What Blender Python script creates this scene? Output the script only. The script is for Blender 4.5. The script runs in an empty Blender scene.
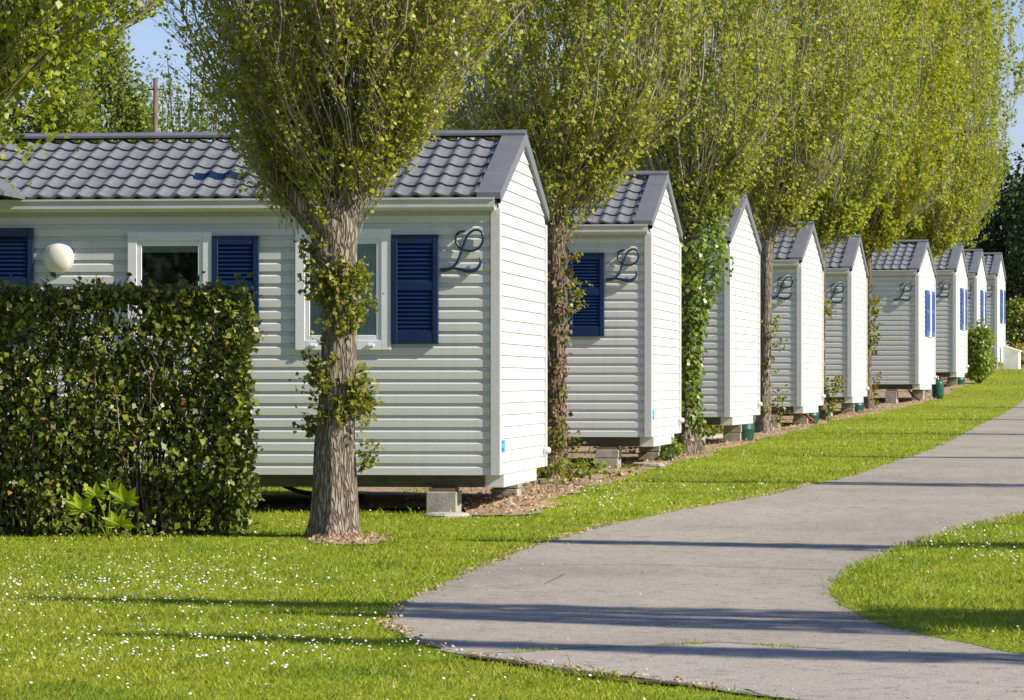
import bpy, math, random
import numpy as np
from mathutils import Vector, noise as mn
random.seed(7); rng = np.random.default_rng(7)
S = bpy.context.scene; COL = S.collection
F = 4000.0; HX, HY = 512.0, 383.0; CZ = 1.8; R = math.radians

# ------------------------------------------------------------------ terrain
_gy = np.array([-400,-40,0,18,34,44.4,48,53.3,57,64.2,68,73.4,77,82.6,86.3,92.3,96,103,113.5,130,200,1200.])
_gz = np.array([-2.6,-2.5,-1.8,-1.435,-1.113,-.955,-.925,-.86,-.825,-.74,-.68,-.63,-.56,-.45,-.345,-.14,-.05,.14,.37,.60,1.0,1.0])+CZ
_fy = np.arange(-400,1200,.5); _fz = np.interp(_fy,_gy,_gz)
_k = np.hanning(19); _k /= _k.sum()
_fz = np.convolve(np.pad(_fz,9,'edge'),_k,'valid')
def gz(Y): return np.interp(Y,_fy,_fz)
def P(x,y,Y): return Vector(((x-HX)/F*Y, Y, CZ-(y-HY)/F*Y))
_ty = np.arange(8,140,.05); _tpx = HY-(gz(_ty)-CZ)*F/_ty
def depth_at(y): return float(np.interp(-y,-_tpx,_ty))         # depth of the ground seen at a picture row
def G(x,y):
    Y = depth_at(y); return Vector(((x-HX)/F*Y, Y, float(gz(Y))))

# ------------------------------------------------------------------ object helpers
def tag(o,label=None,cat=None,group=None,kind=None):
    if label: o['label']=label
    if cat: o['category']=cat
    if group: o['group']=group
    if kind: o['kind']=kind
    return o
def empty(name,loc,rz=0,label=None,cat=None,group=None):
    o=bpy.data.objects.new(name,None); COL.objects.link(o); o.location=loc; o.rotation_euler=(0,0,rz)
    o.empty_display_size=.2
    return tag(o,label,cat,group)
def link(name,me,mat,parent=None):
    if mat is not None: me.materials.append(mat)
    o=bpy.data.objects.new(name,me); COL.objects.link(o)
    if parent is not None: o.parent=parent
    return o
def npmesh(name,V,Fc,smooth=False):
    V=np.asarray(V,np.float32); Fc=np.asarray(Fc,np.int32); n,k=Fc.shape
    me=bpy.data.meshes.new(name); me.vertices.add(len(V)); me.vertices.foreach_set('co',V.ravel())
    me.loops.add(n*k); me.loops.foreach_set('vertex_index',Fc.ravel())
    me.polygons.add(n); me.polygons.foreach_set('loop_start',np.arange(0,n*k,k,dtype=np.int32))
    if smooth: me.polygons.foreach_set('use_smooth',np.ones(n,bool))
    me.update(calc_edges=True); return me
class MB:
    def __init__(s): s.v=[]; s.f=[]; s.sm=[]
    def quad(s,*p,sm=False):
        b=len(s.v); s.v+= [tuple(q) for q in p]; s.f.append(tuple(range(b,b+len(p)))); s.sm.append(sm)
    def box(s,x0,x1,y0,y1,z0,z1,bev=0.0):
        if bev<=0:
            b=len(s.v)
            s.v+=[(x0,y0,z0),(x1,y0,z0),(x1,y1,z0),(x0,y1,z0),(x0,y0,z1),(x1,y0,z1),(x1,y1,z1),(x0,y1,z1)]
            for f in ((0,3,2,1),(4,5,6,7),(0,1,5,4),(1,2,6,5),(2,3,7,6),(3,0,4,7)):
                s.f.append(tuple(b+i for i in f)); s.sm.append(False)
        else:
            # chamfered box: three nested slabs joined along their edges
            c=[(x0,x1,bev),(y0,y1,bev),(z0,z1,bev)]
            b=len(s.v); idx={}
            for sx in (0,1):
                for sy in (0,1):
                    for sz in (0,1):
                        X=(x0,x1)[sx]; Y=(y0,y1)[sy]; Z=(z0,z1)[sz]
                        dx=bev*(1-2*sx); dy=bev*(1-2*sy); dz=bev*(1-2*sz)
                        for a,q in enumerate(((X,Y+dy,Z+dz),(X+dx,Y,Z+dz),(X+dx,Y+dy,Z))):
                            idx[(sx,sy,sz,a)]=len(s.v); s.v.append(q)
            def ad(*k): s.f.append(tuple(idx[q] for q in k)); s.sm.append(False)
            for sx in (0,1): ad(*[(sx,a,b2,0) for a,b2 in ((0,0),(1,0),(1,1),(0,1))][::1 if sx else -1])
            for sy in (0,1): ad(*[(a,sy,b2,1) for a,b2 in ((0,0),(1,0),(1,1),(0,1))][::-1 if sy else 1])
            for sz in (0,1): ad(*[(a,b2,sz,2) for a,b2 in ((0,0),(1,0),(1,1),(0,1))][::1 if sz else -1])
            for sx in (0,1):
                for sy in (0,1): ad((sx,sy,0,0),(sx,sy,0,1),(sx,sy,1,1),(sx,sy,1,0))
            for sx in (0,1):
                for sz in (0,1): ad((sx,0,sz,0),(sx,0,sz,2),(sx,1,sz,2),(sx,1,sz,0))
            for sy in (0,1):
                for sz in (0,1): ad((0,sy,sz,1),(0,sy,sz,2),(1,sy,sz,2),(1,sy,sz,1))
            for sx in (0,1):
                for sy in (0,1):
                    for sz in (0,1): ad((sx,sy,sz,0),(sx,sy,sz,1),(sx,sy,sz,2))
    def tube(s,pts,rad,n=6,flat=None,cap=True):
        pts=[Vector(p) for p in pts]; m=len(pts)
        if not hasattr(rad,'__len__'): rad=[rad]*m
        b=len(s.v); up=None
        for i,p in enumerate(pts):
            t=(pts[min(i+1,m-1)]-pts[max(i-1,0)]).normalized()
            if up is None:
                up=Vector((0,0,1)) if abs(t.z)<.9 else Vector((0,1,0))
            a=t.cross(up)
            if a.length<1e-5: a=t.orthogonal()
            a.normalize(); c=a.cross(t).normalized(); up=c
            for j in range(n):
                w=2*math.pi*j/n
                s.v.append(tuple(p+a*math.cos(w)*rad[i]+c*math.sin(w)*rad[i]))
        for i in range(m-1):
            for j in range(n):
                s.f.append((b+i*n+j,b+i*n+(j+1)%n,b+(i+1)*n+(j+1)%n,b+(i+1)*n+j)); s.sm.append(True)
        if cap:
            s.f.append(tuple(b+j for j in range(n))[::-1]); s.sm.append(False)
            s.f.append(tuple(b+(m-1)*n+j for j in range(n))); s.sm.append(False)
    def lathe(s,c,prof,n=20,ax='z'):
        b=len(s.v); c=Vector(c)
        for r,h in prof:
            for j in range(n):
                w=2*math.pi*j/n; a,d=r*math.cos(w),r*math.sin(w)
                q=Vector((a,d,h)) if ax=='z' else (Vector((a,-h,d)) if ax=='-y' else Vector((h,a,d)))
                s.v.append(tuple(c+q))
        for i in range(len(prof)-1):
            for j in range(n):
                s.f.append((b+i*n+j,b+i*n+(j+1)%n,b+(i+1)*n+(j+1)%n,b+(i+1)*n+j)); s.sm.append(True)
        s.f.append(tuple(b+j for j in range(n))[::-1]); s.sm.append(False)
        e=b+(len(prof)-1)*n; s.f.append(tuple(e+j for j in range(n))); s.sm.append(False)
    def mesh(s,name):
        me=bpy.data.meshes.new(name); me.from_pydata(s.v,[],s.f)
        me.polygons.foreach_set('use_smooth',s.sm); me.update(); return me
    def build(s,name,mat,parent=None): return link(name,s.mesh(name),mat,parent)
def catmull(pts,k=6):
    p=[Vector(q) for q in pts]; p=[p[0]*2-p[1]]+p+[p[-1]*2-p[-2]]; out=[]
    for i in range(1,len(p)-2):
        a,b,c,d=p[i-1:i+3]
        for j in range(k):
            t=j/k
            out.append(.5*((2*b)+(c-a)*t+(2*a-5*b+4*c-d)*t*t+(3*b-a-3*c+d)*t**3))
    out.append(p[-2]); return out

# ------------------------------------------------------------------ materials
class NT:
    def __init__(s,name):
        s.m=bpy.data.materials.new(name); s.m.use_nodes=True; s.t=s.m.node_tree; s.t.nodes.clear()
        s.out=s.n('ShaderNodeOutputMaterial')
    def n(s,t,**k):
        o=s.t.nodes.new(t)
        for a,b in k.items():
            if a.startswith('i_'):
                key=a[2:].replace('_',' '); o.inputs[key].default_value=b
            else: setattr(o,a,b)
        return o
    def l(s,a,b): s.t.links.new(a,b)
    def ramp(s,fac,stops):
        r=s.n('ShaderNodeValToRGB'); e=r.color_ramp.elements
        while len(e)<len(stops): e.new(.5)
        for q,(p,c) in zip(e,stops): q.position=p; q.color=(*c,1)
        s.l(fac,r.inputs[0]); return r.outputs[0]
    def noise(s,scale,detail=4,vec=None,rough=.55):
        o=s.n('ShaderNodeTexNoise'); o.inputs['Scale'].default_value=scale; o.inputs['Detail'].default_value=detail; o.inputs['Roughness'].default_value=rough
        if vec is not None: s.l(vec,o.inputs['Vector'])
        return o.outputs[0]
    def coord(s,which='Object',scale=None):
        c=s.n('ShaderNodeTexCoord').outputs[which]
        if scale:
            m=s.n('ShaderNodeMapping'); m.inputs['Scale'].default_value=scale; s.l(c,m.inputs[0]); c=m.outputs[0]
        return c
    def mix(s,a,b,fac,mode='MIX'):
        m=s.n('ShaderNodeMix',data_type='RGBA',blend_type=mode)
        for v,i in ((fac,0),(a,6),(b,7)):
            if hasattr(v,'links') or hasattr(v,'is_linked'): s.l(v,m.inputs[i])
            else: m.inputs[i].default_value=v if i==0 else (*v,1)
        return m.outputs[2]
    def bump(s,h,strength,dist):
        b=s.n('ShaderNodeBump'); b.inputs['Strength'].default_value=strength; b.inputs['Distance'].default_value=dist; s.l(h,b.inputs['Height']); return b.outputs[0]
    def pbr(s,col,rough=.6,spec=.4,normal=None,metal=0):
        p=s.n('ShaderNodeBsdfPrincipled'); p.inputs['Roughness'].default_value=rough; p.inputs['Specular IOR Level'].default_value=spec; p.inputs['Metallic'].default_value=metal
        if hasattr(col,'is_linked'): s.l(col,p.inputs['Base Color'])
        else: p.inputs['Base Color'].default_value=(*col,1)
        if normal is not None: s.l(normal,p.inputs['Normal'])
        return p.outputs[0]
    def done(s,sh): s.l(sh,s.out.inputs[0]); return s.m
def leafmat(name,stops,trans=.4,rough=.5,spec=.35,tcol=None,big=None):
    t=NT(name); g=t.n('ShaderNodeNewGeometry')
    col=t.ramp(g.outputs['Random Per Island'],stops)
    if big:
        nz=t.noise(big[0],2,t.coord()); col=t.mix(col,big[1],t.ramp(nz,[(.42,(0,0,0)),(.68,(big[2],)*3)]))
    oi=t.n('ShaderNodeObjectInfo'); col=t.mix(col,t.ramp(oi.outputs['Random'],[(0,(.89,.96,.95)),(.5,(1,1,1)),(1,(1.08,1.02,.95))]),.999,'MULTIPLY')
    p=t.pbr(col,rough,spec); tr=t.n('ShaderNodeBsdfTranslucent')
    t.l(t.mix(col,tcol or (.9,1,.35),.999 if tcol is None else .6,'MULTIPLY' if tcol is None else 'MIX'),tr.inputs[0])
    m=t.n('ShaderNodeMixShader'); m.inputs[0].default_value=trans; t.l(p,m.inputs[1]); t.l(tr.outputs[0],m.inputs[2])
    return t.done(m.outputs[0])
def plain(name,col,rough=.55,spec=.4,var=.12,scale=6,metal=0,bump=0):
    t=NT(name); c=t.coord(); nz=t.noise(scale,5,c)
    d=tuple(v*(1-var) for v in col); l=tuple(min(1,v*(1+var)) for v in col)
    nrm=t.bump(t.noise(scale*8,4,c),bump,.01) if bump else None
    return t.done(t.pbr(t.ramp(nz,[(.3,d),(.7,l)]),rough,spec,nrm,metal))
M={}
def mats():
    t=NT('siding'); c=t.coord('Object',(1,1,1)); a=t.noise(1.3,5,c); st=t.noise(5,4,t.coord('Object',(3,3,.25)))
    col=t.mix((.665,.675,.65),(.605,.61,.58),t.ramp(a,[(.4,(0,0,0)),(.75,(.5,.5,.5))]))
    col=t.mix(col,(.57,.565,.51),t.ramp(st,[(.52,(0,0,0)),(.80,(.5,.5,.5))]))
    fine=t.noise(60,3,t.coord('Object',(1,1,6)))
    M['siding']=t.done(t.pbr(col,.42,.35,t.bump(fine,.06,.003)))
    M['trim']=plain('trim',(.59,.60,.59),.45,.4,.06,3)
    M['gutter']=plain('gutter',(.60,.60,.585),.4,.45,.08,4)
    M['upvc']=plain('upvc',(.80,.82,.84),.3,.5,.04,5)
    M['soffit']=plain('soffit',(.55,.54,.42),.6,.3,.06,5)
    t=NT('roof_metal'); c=t.coord(); a=t.noise(2.2,6,c); b=t.noise(90,2,c)
    col=t.ramp(a,[(.28,(.145,.155,.175)),(.5,(.178,.190,.212)),(.75,(.212,.222,.242))])
    lich=t.noise(14,6,c); col=t.mix(col,(.30,.31,.30),t.ramp(lich,[(.62,(0,0,0)),(.78,(.45,.45,.45))]))
    M['roof']=t.done(t.pbr(col,.7,.25,t.bump(b,.25,.004)))
    M['flash']=plain('flashing',(.155,.163,.185),.5,.35,.1,5)
    t=NT('blue_paint'); c=t.coord(); a=t.noise(3,5,c)
    M['blue']=t.done(t.pbr(t.ramp(a,[(.3,(.003,.018,.070)),(.7,(.006,.029,.105))]),.38,.5,t.bump(t.noise(40,3,t.coord('Object',(1,1,.1))),.08,.004)))
    M['blue_pale']=plain('faded_blue_paint',(.05,.10,.36),.45,.4,.15,4)
    M['blue_tile']=plain('blue_tile',(.004,.018,.06),.6,.15,.15,8)
    M['emblem']=plain('emblem_paint',(.012,.032,.085),.35,.5,.1,20)
    t=NT('glass'); g=t.n('ShaderNodeBsdfGlossy'); g.inputs['Roughness'].default_value=.02; g.inputs[0].default_value=(.9,.95,.95,1)
    tr=t.n('ShaderNodeBsdfTransparent'); tr.inputs[0].default_value=(.86,.92,.90,1)
    fr=t.n('ShaderNodeFresnel'); fr.inputs[0].default_value=1.5
    mx=t.n('ShaderNodeMixShader'); t.l(fr.outputs[0],mx.inputs[0]); t.l(tr.outputs[0],mx.inputs[1]); t.l(g.outputs[0],mx.inputs[2]); M['glass']=t.done(mx.outputs[0])
    t=NT('painted_room_dark'); nz=t.noise(9,6,t.coord('Object',(1,1,2))); M['room_shade']=t.done(t.pbr(t.ramp(nz,[(.35,(.008,.010,.008)),(.6,(.03,.035,.018)),(.8,(.075,.08,.045))]),.9,.1))  # gloom of the unlit room painted on a flat panel behind the pane
    t=NT('net_curtain'); w=t.n('ShaderNodeTexWave'); w.inputs['Scale'].default_value=9; w.inputs['Distortion'].default_value=2; t.l(t.coord('Object',(1,1,.05)),w.inputs[0])
    M['curtain']=t.done(t.pbr(t.ramp(w.outputs[0],[(0,(.50,.57,.60)),(1,(.57,.63,.66))]),.9,.1))
    M['blind']=plain('blind',(.45,.52,.42),.7,.2,.1,10)
    M['lamp']=plain('opal_lamp',(.80,.76,.66),.25,.5,.03,3)
    M['chassis']=plain('chassis_steel',(.075,.068,.045),.7,.3,.3,7)
    M['galv']=plain('galvanised_sheet',(.62,.64,.66),.38,.5,.12,9,metal=.0)
    M['concrete']=plain('concrete',(.36,.33,.27),.85,.2,.25,9,bump=.5)
    M['green_steel']=plain('green_enamel',(.014,.075,.050),.4,.5,.25,8)
    M['brass']=plain('valve_metal',(.45,.42,.35),.4,.5,.2,30,metal=.6)
    M['sticker']=plain('sticker_blue',(.06,.40,.72),.4,.4,.05,8)
    M['sticker2']=plain('sticker_navy',(.02,.12,.24),.4,.4,.05,8)
    M['white']=plain('white_panel',(.80,.80,.78),.5,.3,.06,4)
    M['stone']=plain('stone',(.46,.43,.38),.85,.2,.25,6,bump=.6)
    M['wood_pole']=plain('pole_wood',(.19,.125,.085),.85,.2,.25,5)
    M['wire']=plain('wire',(.05,.05,.05),.6,.3,.1,5)
    M['hose']=plain('pipe_black',(.015,.015,.015),.5,.4,.1,5)
    M['red']=plain('red_plastic',(.42,.04,.035),.45,.4,.1,9)
    # bark
    M['knot']=plain('knot_bark',(.30,.25,.195),.9,.15,.3,14,bump=.6)
    def bark(name,dk,lt,sc=1.0,moss=None):
        t=NT(name); c=t.coord('Object',(9*sc,9*sc,1.7*sc)); v=t.n('ShaderNodeTexVoronoi'); v.feature='DISTANCE_TO_EDGE'; v.inputs['Scale'].default_value=2.2
        w=t.noise(3,5,c); ad=t.n('ShaderNodeVectorMath',operation='ADD'); t.l(c,ad.inputs[0])
        cv=t.n('ShaderNodeTexNoise'); cv.inputs['Scale'].default_value=1.6; t.l(c,cv.inputs[0]); t.l(cv.outputs['Color'],ad.inputs[1]); t.l(ad.outputs[0],v.inputs['Vector'])
        e=t.ramp(v.outputs['Distance'],[(0,(0,0,0)),(.22,(1,1,1))])
        base=t.ramp(t.noise(6,6,t.coord('Object',(3,3,1))),[(.3,tuple(a*.75 for a in lt)),(.55,lt),(.8,tuple(min(1,a*1.25) for a in lt))])
        col=t.mix(dk,base,e); 
        if moss: col=t.mix(col,moss,t.ramp(t.noise(2.2,5,t.coord()),[(.55,(0,0,0)),(.7,(.6,.6,.6))]))
        h=t.mix(e,w,.45)
        return t.done(t.pbr(col,.9,.15,t.bump(h,.9,.035)))
    M['bark']=bark('bark',(.12,.095,.073),(.36,.30,.235),1.7,None)
    M['bark2']=bark('bark_brown',(.11,.08,.058),(.29,.225,.165),1.5)
    M['shoot']=plain('shoot_bark',(.31,.27,.205),.8,.2,.35,6)
    M['bark_dark']=bark('bark_dark',(.03,.025,.02),(.09,.075,.06))
    M['leaf']=leafmat('poplar_leaf',[(0,(.25,.285,.026)),(.35,(.38,.405,.04)),(.7,(.475,.485,.06)),(.93,(.55,.53,.10)),(1,(.58,.55,.2))],.55,.45,.4)
    M['leaf_near']=leafmat('poplar_leaf_near',[(0,(.21,.25,.022)),(.4,(.37,.395,.033)),(.75,(.48,.49,.045)),(.95,(.56,.53,.08)),(1,(.64,.61,.22))],.52,.4,.5)
    M['sprout']=leafmat('sprout_leaf',[(0,(.11,.15,.016)),(.4,(.22,.25,.022)),(.8,(.36,.35,.04)),(.95,(.40,.30,.06)),(1,(.34,.12,.05))],.42,.45,.4)
    M['hedge']=leafmat('hedge_leaf',[(0,(.05,.07,.012)),(.35,(.12,.15,.02)),(.7,(.22,.255,.032)),(.93,(.34,.36,.055)),(.97,(.36,.30,.12)),(.985,(.30,.12,.05)),(1,(.42,.24,.05))],.28,.36,.4)
    M['ivy']=leafmat('ivy_leaf',[(0,(.075,.135,.012)),(.5,(.17,.26,.022)),(.85,(.28,.36,.04)),(1,(.32,.36,.07))],.35,.35,.5)
    M['ivy_dry']=leafmat('dry_ivy_leaf',[(0,(.16,.085,.045)),(.4,(.32,.19,.11)),(.76,(.24,.15,.08)),(.78,(.12,.17,.02)),(1,(.26,.29,.04))],.25,.6,.2)
    M['fatsia']=leafmat('broad_leaf',[(0,(.42,.50,.025)),(1,(.58,.64,.07))],.45,.3,.5)
    M['bg_leaf']=leafmat('background_leaf',[(0,(.11,.15,.018)),(.5,(.20,.24,.03)),(1,(.31,.33,.055))],.4,.5,.3)
    M['bg_pale']=leafmat('background_pale_leaf',[(0,(.11,.15,.05)),(.5,(.19,.23,.075)),(1,(.29,.32,.12))],.4,.5,.3)
    M['shaded_leaf']=leafmat('shaded_leaf',[(0,(.016,.034,.010)),(.6,(.04,.065,.016)),(1,(.075,.10,.03))],.2,.5,.3)  # shadow on the right-edge trees is put into this leaf colour
    M['shrub_leaf']=leafmat('shrub_leaf',[(0,(.13,.19,.015)),(.5,(.28,.36,.035)),(.9,(.42,.48,.09)),(1,(.48,.5,.2))],.4,.35,.5)
    M['yellow_leaf']=leafmat('yellow_flower',[(0,(.20,.20,.03)),(.6,(.45,.34,.06)),(1,(.6,.45,.08))],.4,.5,.3)
    # grass blades
    t=NT('grass_blade'); g=t.n('ShaderNodeNewGeometry')
    col=t.ramp(g.outputs['Random Per Island'],[(0,(.23,.305,.014)),(.4,(.345,.44,.021)),(.75,(.43,.495,.032)),(.93,(.51,.50,.075)),(1,(.58,.50,.23))])
    nz=t.noise(.55,6,t.coord()); col=t.mix(col,(.50,.46,.06),t.ramp(nz,[(.50,(0,0,0)),(.70,(.7,.7,.7))]))
    nz2=t.noise(1.5,5,t.coord()); col=t.mix(col,(.15,.26,.016),t.ramp(nz2,[(.46,(0,0,0)),(.66,(.8,.8,.8))]))
    p=t.pbr(col,.5,.3); tr=t.n('ShaderNodeBsdfTranslucent'); t.l(col,tr.inputs[0]); m=t.n('ShaderNodeMixShader'); m.inputs[0].default_value=.4
    t.l(p,m.inputs[1]); t.l(tr.outputs[0],m.inputs[2]); M['grass']=t.done(m.outputs[0])
    t=NT('lawn_ground'); c=t.coord(); a=t.noise(.8,6,c); b=t.noise(26,5,c)
    col=t.ramp(b,[(.3,(.15,.20,.014)),(.55,(.28,.335,.024)),(.8,(.36,.39,.045))]); col=t.mix(col,(.22,.21,.04),t.ramp(a,[(.5,(0,0,0)),(.75,(.5,.5,.5))]))
    M['lawn']=t.done(t.pbr(col,.9,.1,t.bump(t.noise(50,3,c),.8,.03)))
    def asphalt(name,lo,hi,warm):
        t=NT(name); c=t.coord(); a=t.noise(.55,6,c); b=t.noise(85,3,c); st=t.noise(2.4,6,t.coord('Object',(1.6,.5,1)))
        col=t.ramp(a,[(.3,lo),(.7,hi)]); col=t.mix(col,warm,t.ramp(st,[(.48,(0,0,0)),(.75,(.6,.6,.6))]))
        sp=t.ramp(b,[(.3,(.5,.5,.5)),(.5,(1,1,1)),(.7,(1.35,1.35,1.35))]); col=t.mix(col,sp,.8,'MULTIPLY')
        sp2=t.ramp(t.noise(9,7,c,.7),[(.32,(.55,.55,.56)),(.47,(1,1,1)),(.7,(1.08,1.06,1.03))]); col=t.mix(col,sp2,.8,'MULTIPLY')
        return t.done(t.pbr(col,.88,.2,t.bump(b,.5,.006)))
    M['asphalt']=asphalt('asphalt',(.285,.255,.216),(.385,.345,.29),(.415,.36,.295))
    M['asphalt2']=asphalt('asphalt_pale',(.355,.32,.277),(.41,.37,.322),(.375,.325,.272))
    M['crack']=plain('crack_dirt',(.085,.07,.055),.95,.1,.3,9,bump=.5)
    t=NT('soil'); c=t.coord(); col=t.ramp(t.noise(16,7,c,.7),[(.3,(.22,.15,.095)),(.5,(.42,.305,.20)),(.75,(.56,.43,.30))])
    M['soil']=t.done(t.pbr(col,.95,.1,t.bump(t.noise(40,5,c),1,.03)))
    M['chip']=leafmat('mulch_chip',[(0,(.22,.14,.08)),(.5,(.40,.27,.17)),(.85,(.52,.38,.25)),(1,(.55,.45,.33))],.1,.8,.1)
    t=NT('daisy'); g=t.n('ShaderNodeNewGeometry'); M['daisy']=t.done(t.pbr(t.ramp(g.outputs['Random Per Island'],[(0,(.66,.66,.63)),(1,(.84,.84,.82))]),.6,.2))
mats()

# ------------------------------------------------------------------ world, sun, camera
EL, AZ = R(34), R(-19)
sd=Vector((math.cos(EL)*math.cos(AZ),math.cos(EL)*math.sin(AZ),math.sin(EL)))
W=bpy.data.worlds.new('World'); S.world=W; W.use_nodes=True
wt=W.node_tree; bg=wt.nodes['Background']; sk=wt.nodes.new('ShaderNodeTexSky'); sk.sky_type='NISHITA'; sk.sun_disc=False
sk.sun_elevation=EL; sk.sun_rotation=math.atan2(sd.x,sd.y); sk.altitude=0; sk.air_density=1; sk.dust_density=.2; sk.ozone_density=1.5
sm_=wt.nodes.new('ShaderNodeMix'); sm_.data_type='RGBA'; sm_.blend_type='MULTIPLY'; sm_.inputs[0].default_value=1; sm_.inputs[7].default_value=(.87,.895,1.2,1)
wt.links.new(sk.outputs[0],sm_.inputs[6]); wt.links.new(sm_.outputs[2],bg.inputs[0]); bg.inputs[1].default_value=.085
sl=bpy.data.lights.new('sun','SUN'); sl.energy=4.9; sl.angle=R(.53); sl.color=(1,.915,.78)
so=bpy.data.objects.new('sun',sl); COL.objects.link(so); so.rotation_euler=(-sd).to_track_quat('-Z','Y').to_euler(); so.location=(20,-10,20)
cd=bpy.data.cameras.new('camera'); cd.lens=F/1024*36; cd.sensor_width=36; cd.clip_start=.5; cd.clip_end=3000; cd.shift_y=(HY-350)/1024
co=bpy.data.objects.new('camera',cd); COL.objects.link(co); co.location=(0,0,CZ); co.rotation_euler=(R(90),0,0); S.camera=co
S.view_settings.view_transform='Standard'; S.view_settings.look='None'; S.view_settings.gamma=1; S.view_settings.exposure=.5
S.cycles.max_bounces=10; S.cycles.diffuse_bounces=6; S.cycles.transmission_bounces=6; S.cycles.transparent_max_bounces=8

# ------------------------------------------------------------------ layout of the row
HP=[(497.4,475.2,264.8,6.6),(649.5,437,202.8,7.4),(728.5,417,169,9.6),(800.1,406.5,140,9.8),(850.4,397,122.7,9.4),
    (917.6,384.2,109,11.3),(955,372.2,97.5,10.5),(976,366.2,88.2,10.5),(996.5,357.9,79.3,10.5)]
WH,HW,HL=2.25,3.70,8.2           # wall height, home width (gable), home length
HOMES=[]
for x,yb,h,a in HP:
    Y=F*WH/h; p=P(x,yb,Y); HOMES.append((p,R(a)))
_hy=np.array([0]+[h[0].y for h in HOMES]+[125.]); _hx=np.array([-4.2]+[h[0].x for h in HOMES]+[15.6])
def rowx(Y): return np.interp(Y,_hy,_hx)

# path edges, read as the ground points they are
EL_=[(900,716),(780,700),(700,689),(640,680),(560,670),(520,665),(455,655),(410,640),(387,626),(390,612),(420,595),(470,572),(530,548),(600,527),(680,511),(760,497),(850,477),(930,450),(980,425),(1024,399),(1045,388)]
_e=[G(*p) for p in EL_]; _ex=np.array([p.x for p in _e]); _ey=np.array([p.y for p in _e])
def nz1(v,s,seed): return np.array([mn.noise((float(a)*s,seed,0)) for a in np.atleast_1d(v)])
def xleft(Y): 
    Y=np.asarray(Y,float); o=np.interp(Y,_ey,_ex)
    o=np.where(Y<_ey[0],_ex[0]+(_ey[0]-Y)*3.0,o); return np.where(Y>_ey[-1],_ex[-1]+(Y-_ey[-1])*.2,o)
IS_=[(1150,672),(1024,655),(940,640),(870,622),(838,604),(828,588),(850,570),(900,550),(960,531),(1024,516)]
_i=[G(*p) for p in IS_]; _ix=np.array([p.x for p in _i]+[_i[-1].x+ (t*0.19) for t in (5,15,30,60,100)]); _iy=np.array([p.y for p in _i]+[_i[-1].y+t for t in (5,15,30,60,100)])
_ix[len(_i):]=np.maximum(_ix[len(_i):],xleft(_iy[len(_i):])+3.3)
IY0=_iy[0]
def xisl(Y): return np.interp(Y,_iy,_ix)

def sheet(name,Ys,fl,fr,n,dz,mat,kind='structure',bump=0,taper=None):
    V=[];Fc=[]
    for i,Y in enumerate(Ys):
        a,b=fl(Y),fr(Y)
        for j in range(n+1):
            X=a+(b-a)*j/n; z=float(gz(Y))+dz
            if bump: z+=bump*(mn.noise((X*2.3,Y*2.3,3))+.5*mn.noise((X*6,Y*6,9)))
            if taper: z+=taper(X,Y,j/n)
            V.append((X,Y,z))
    for i in range(len(Ys)-1):
        for j in range(n):
            q=i*(n+1)+j; Fc.append((q,q+1,q+n+2,q+n+1))
    me=npmesh(name,V,Fc,True); o=link(name,me,mat); return tag(o,kind=kind)
gxs=np.concatenate([[-600,-250,-120,-60],np.arange(-36,40,4.),[60,120,250,600]])
gys=np.concatenate([[-400,-200,-80,-40,-20],np.arange(0,140,1.5),[150,170,200,300,500,1100]])
V=[(x,y,float(gz(y))) for y in gys for x in gxs]; nx=len(gxs)
Fc=[(i*nx+j,i*nx+j+1,(i+1)*nx+j+1,(i+1)*nx+j) for i in range(len(gys)-1) for j in range(nx-1)]
tag(link('lawn',npmesh('lawn',V,Fc,True),M['lawn']),kind='structure')
def eL(Y): return float(xleft(Y))+.06*mn.noise((Y*2.1,5,0))+.05*mn.noise((Y*6,5,4))+.03*mn.noise((Y*17,5,4))
def eR(Y): return float(xleft(Y))+3.7 if Y>_i[-1].y+1 else 13.
sheet('asphalt_path',np.concatenate([np.arange(13,34,.06),np.arange(34,118,.2)]),eL,eR,10,.006,M['asphalt'])
# paler patch in the foreground, its seam with the older surface
SE=[(380,668),(455,658),(540,653),(640,648),(720,645),(800,650),(900,656),(1024,664),(1100,668)]
_s=[G(*p) for p in SE]
V=[];Fc=[];xs=np.linspace(-.9,3.6,90)
for X in xs:
    y1=float(np.interp(X,[p.x for p in _s],[p.y for p in _s]))+.02*mn.noise((X*3,1,1))
    for k in range(12):
        Y=13.2+(y1-13.2)*k/11; xl=eL(Y)+.01
        V.append((max(X,xl),Y,float(gz(Y))+.011))
for i in range(len(xs)-1):
    for k in range(11):
        q=i*12+k; Fc.append((q,q+12,q+13,q+1))
tag(link('path_patch',npmesh('path_patch',V,Fc,True),M['asphalt2']),kind='structure')
def ribbon(name,pts,w,dz,mat,seed=0):
    pts=catmull([G(*p) for p in pts],8); V=[];Fc=[]
    for i,p in enumerate(pts):
        ww=w*(.45+.9*abs(mn.noise((i*.37,seed,2)))); off=.025*mn.noise((i*.5,seed,7))
        V+=[(p.x,p.y-ww+off,float(gz(p.y-ww+off))+dz),(p.x,p.y+ww+off,float(gz(p.y+ww+off))+dz)]
    for i in range(len(pts)-1): Fc.append((2*i,2*i+2,2*i+3,2*i+1))
    tag(link(name,npmesh(name,V,Fc),mat),kind='structure')
ribbon('path_crack',[(455,657),(505,663),(560,673),(620,681),(680,687)],.10,.0155,M['crack'],1)
ribbon('path_crack',[(432,567.5),(520,566.5),(640,566),(760,569),(860,572)],.012,.0112,M['crack'],2)
ribbon('path_crack',[(545,585),(556,580),(566,575)],.03,.0113,M['crack'],3)
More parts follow.
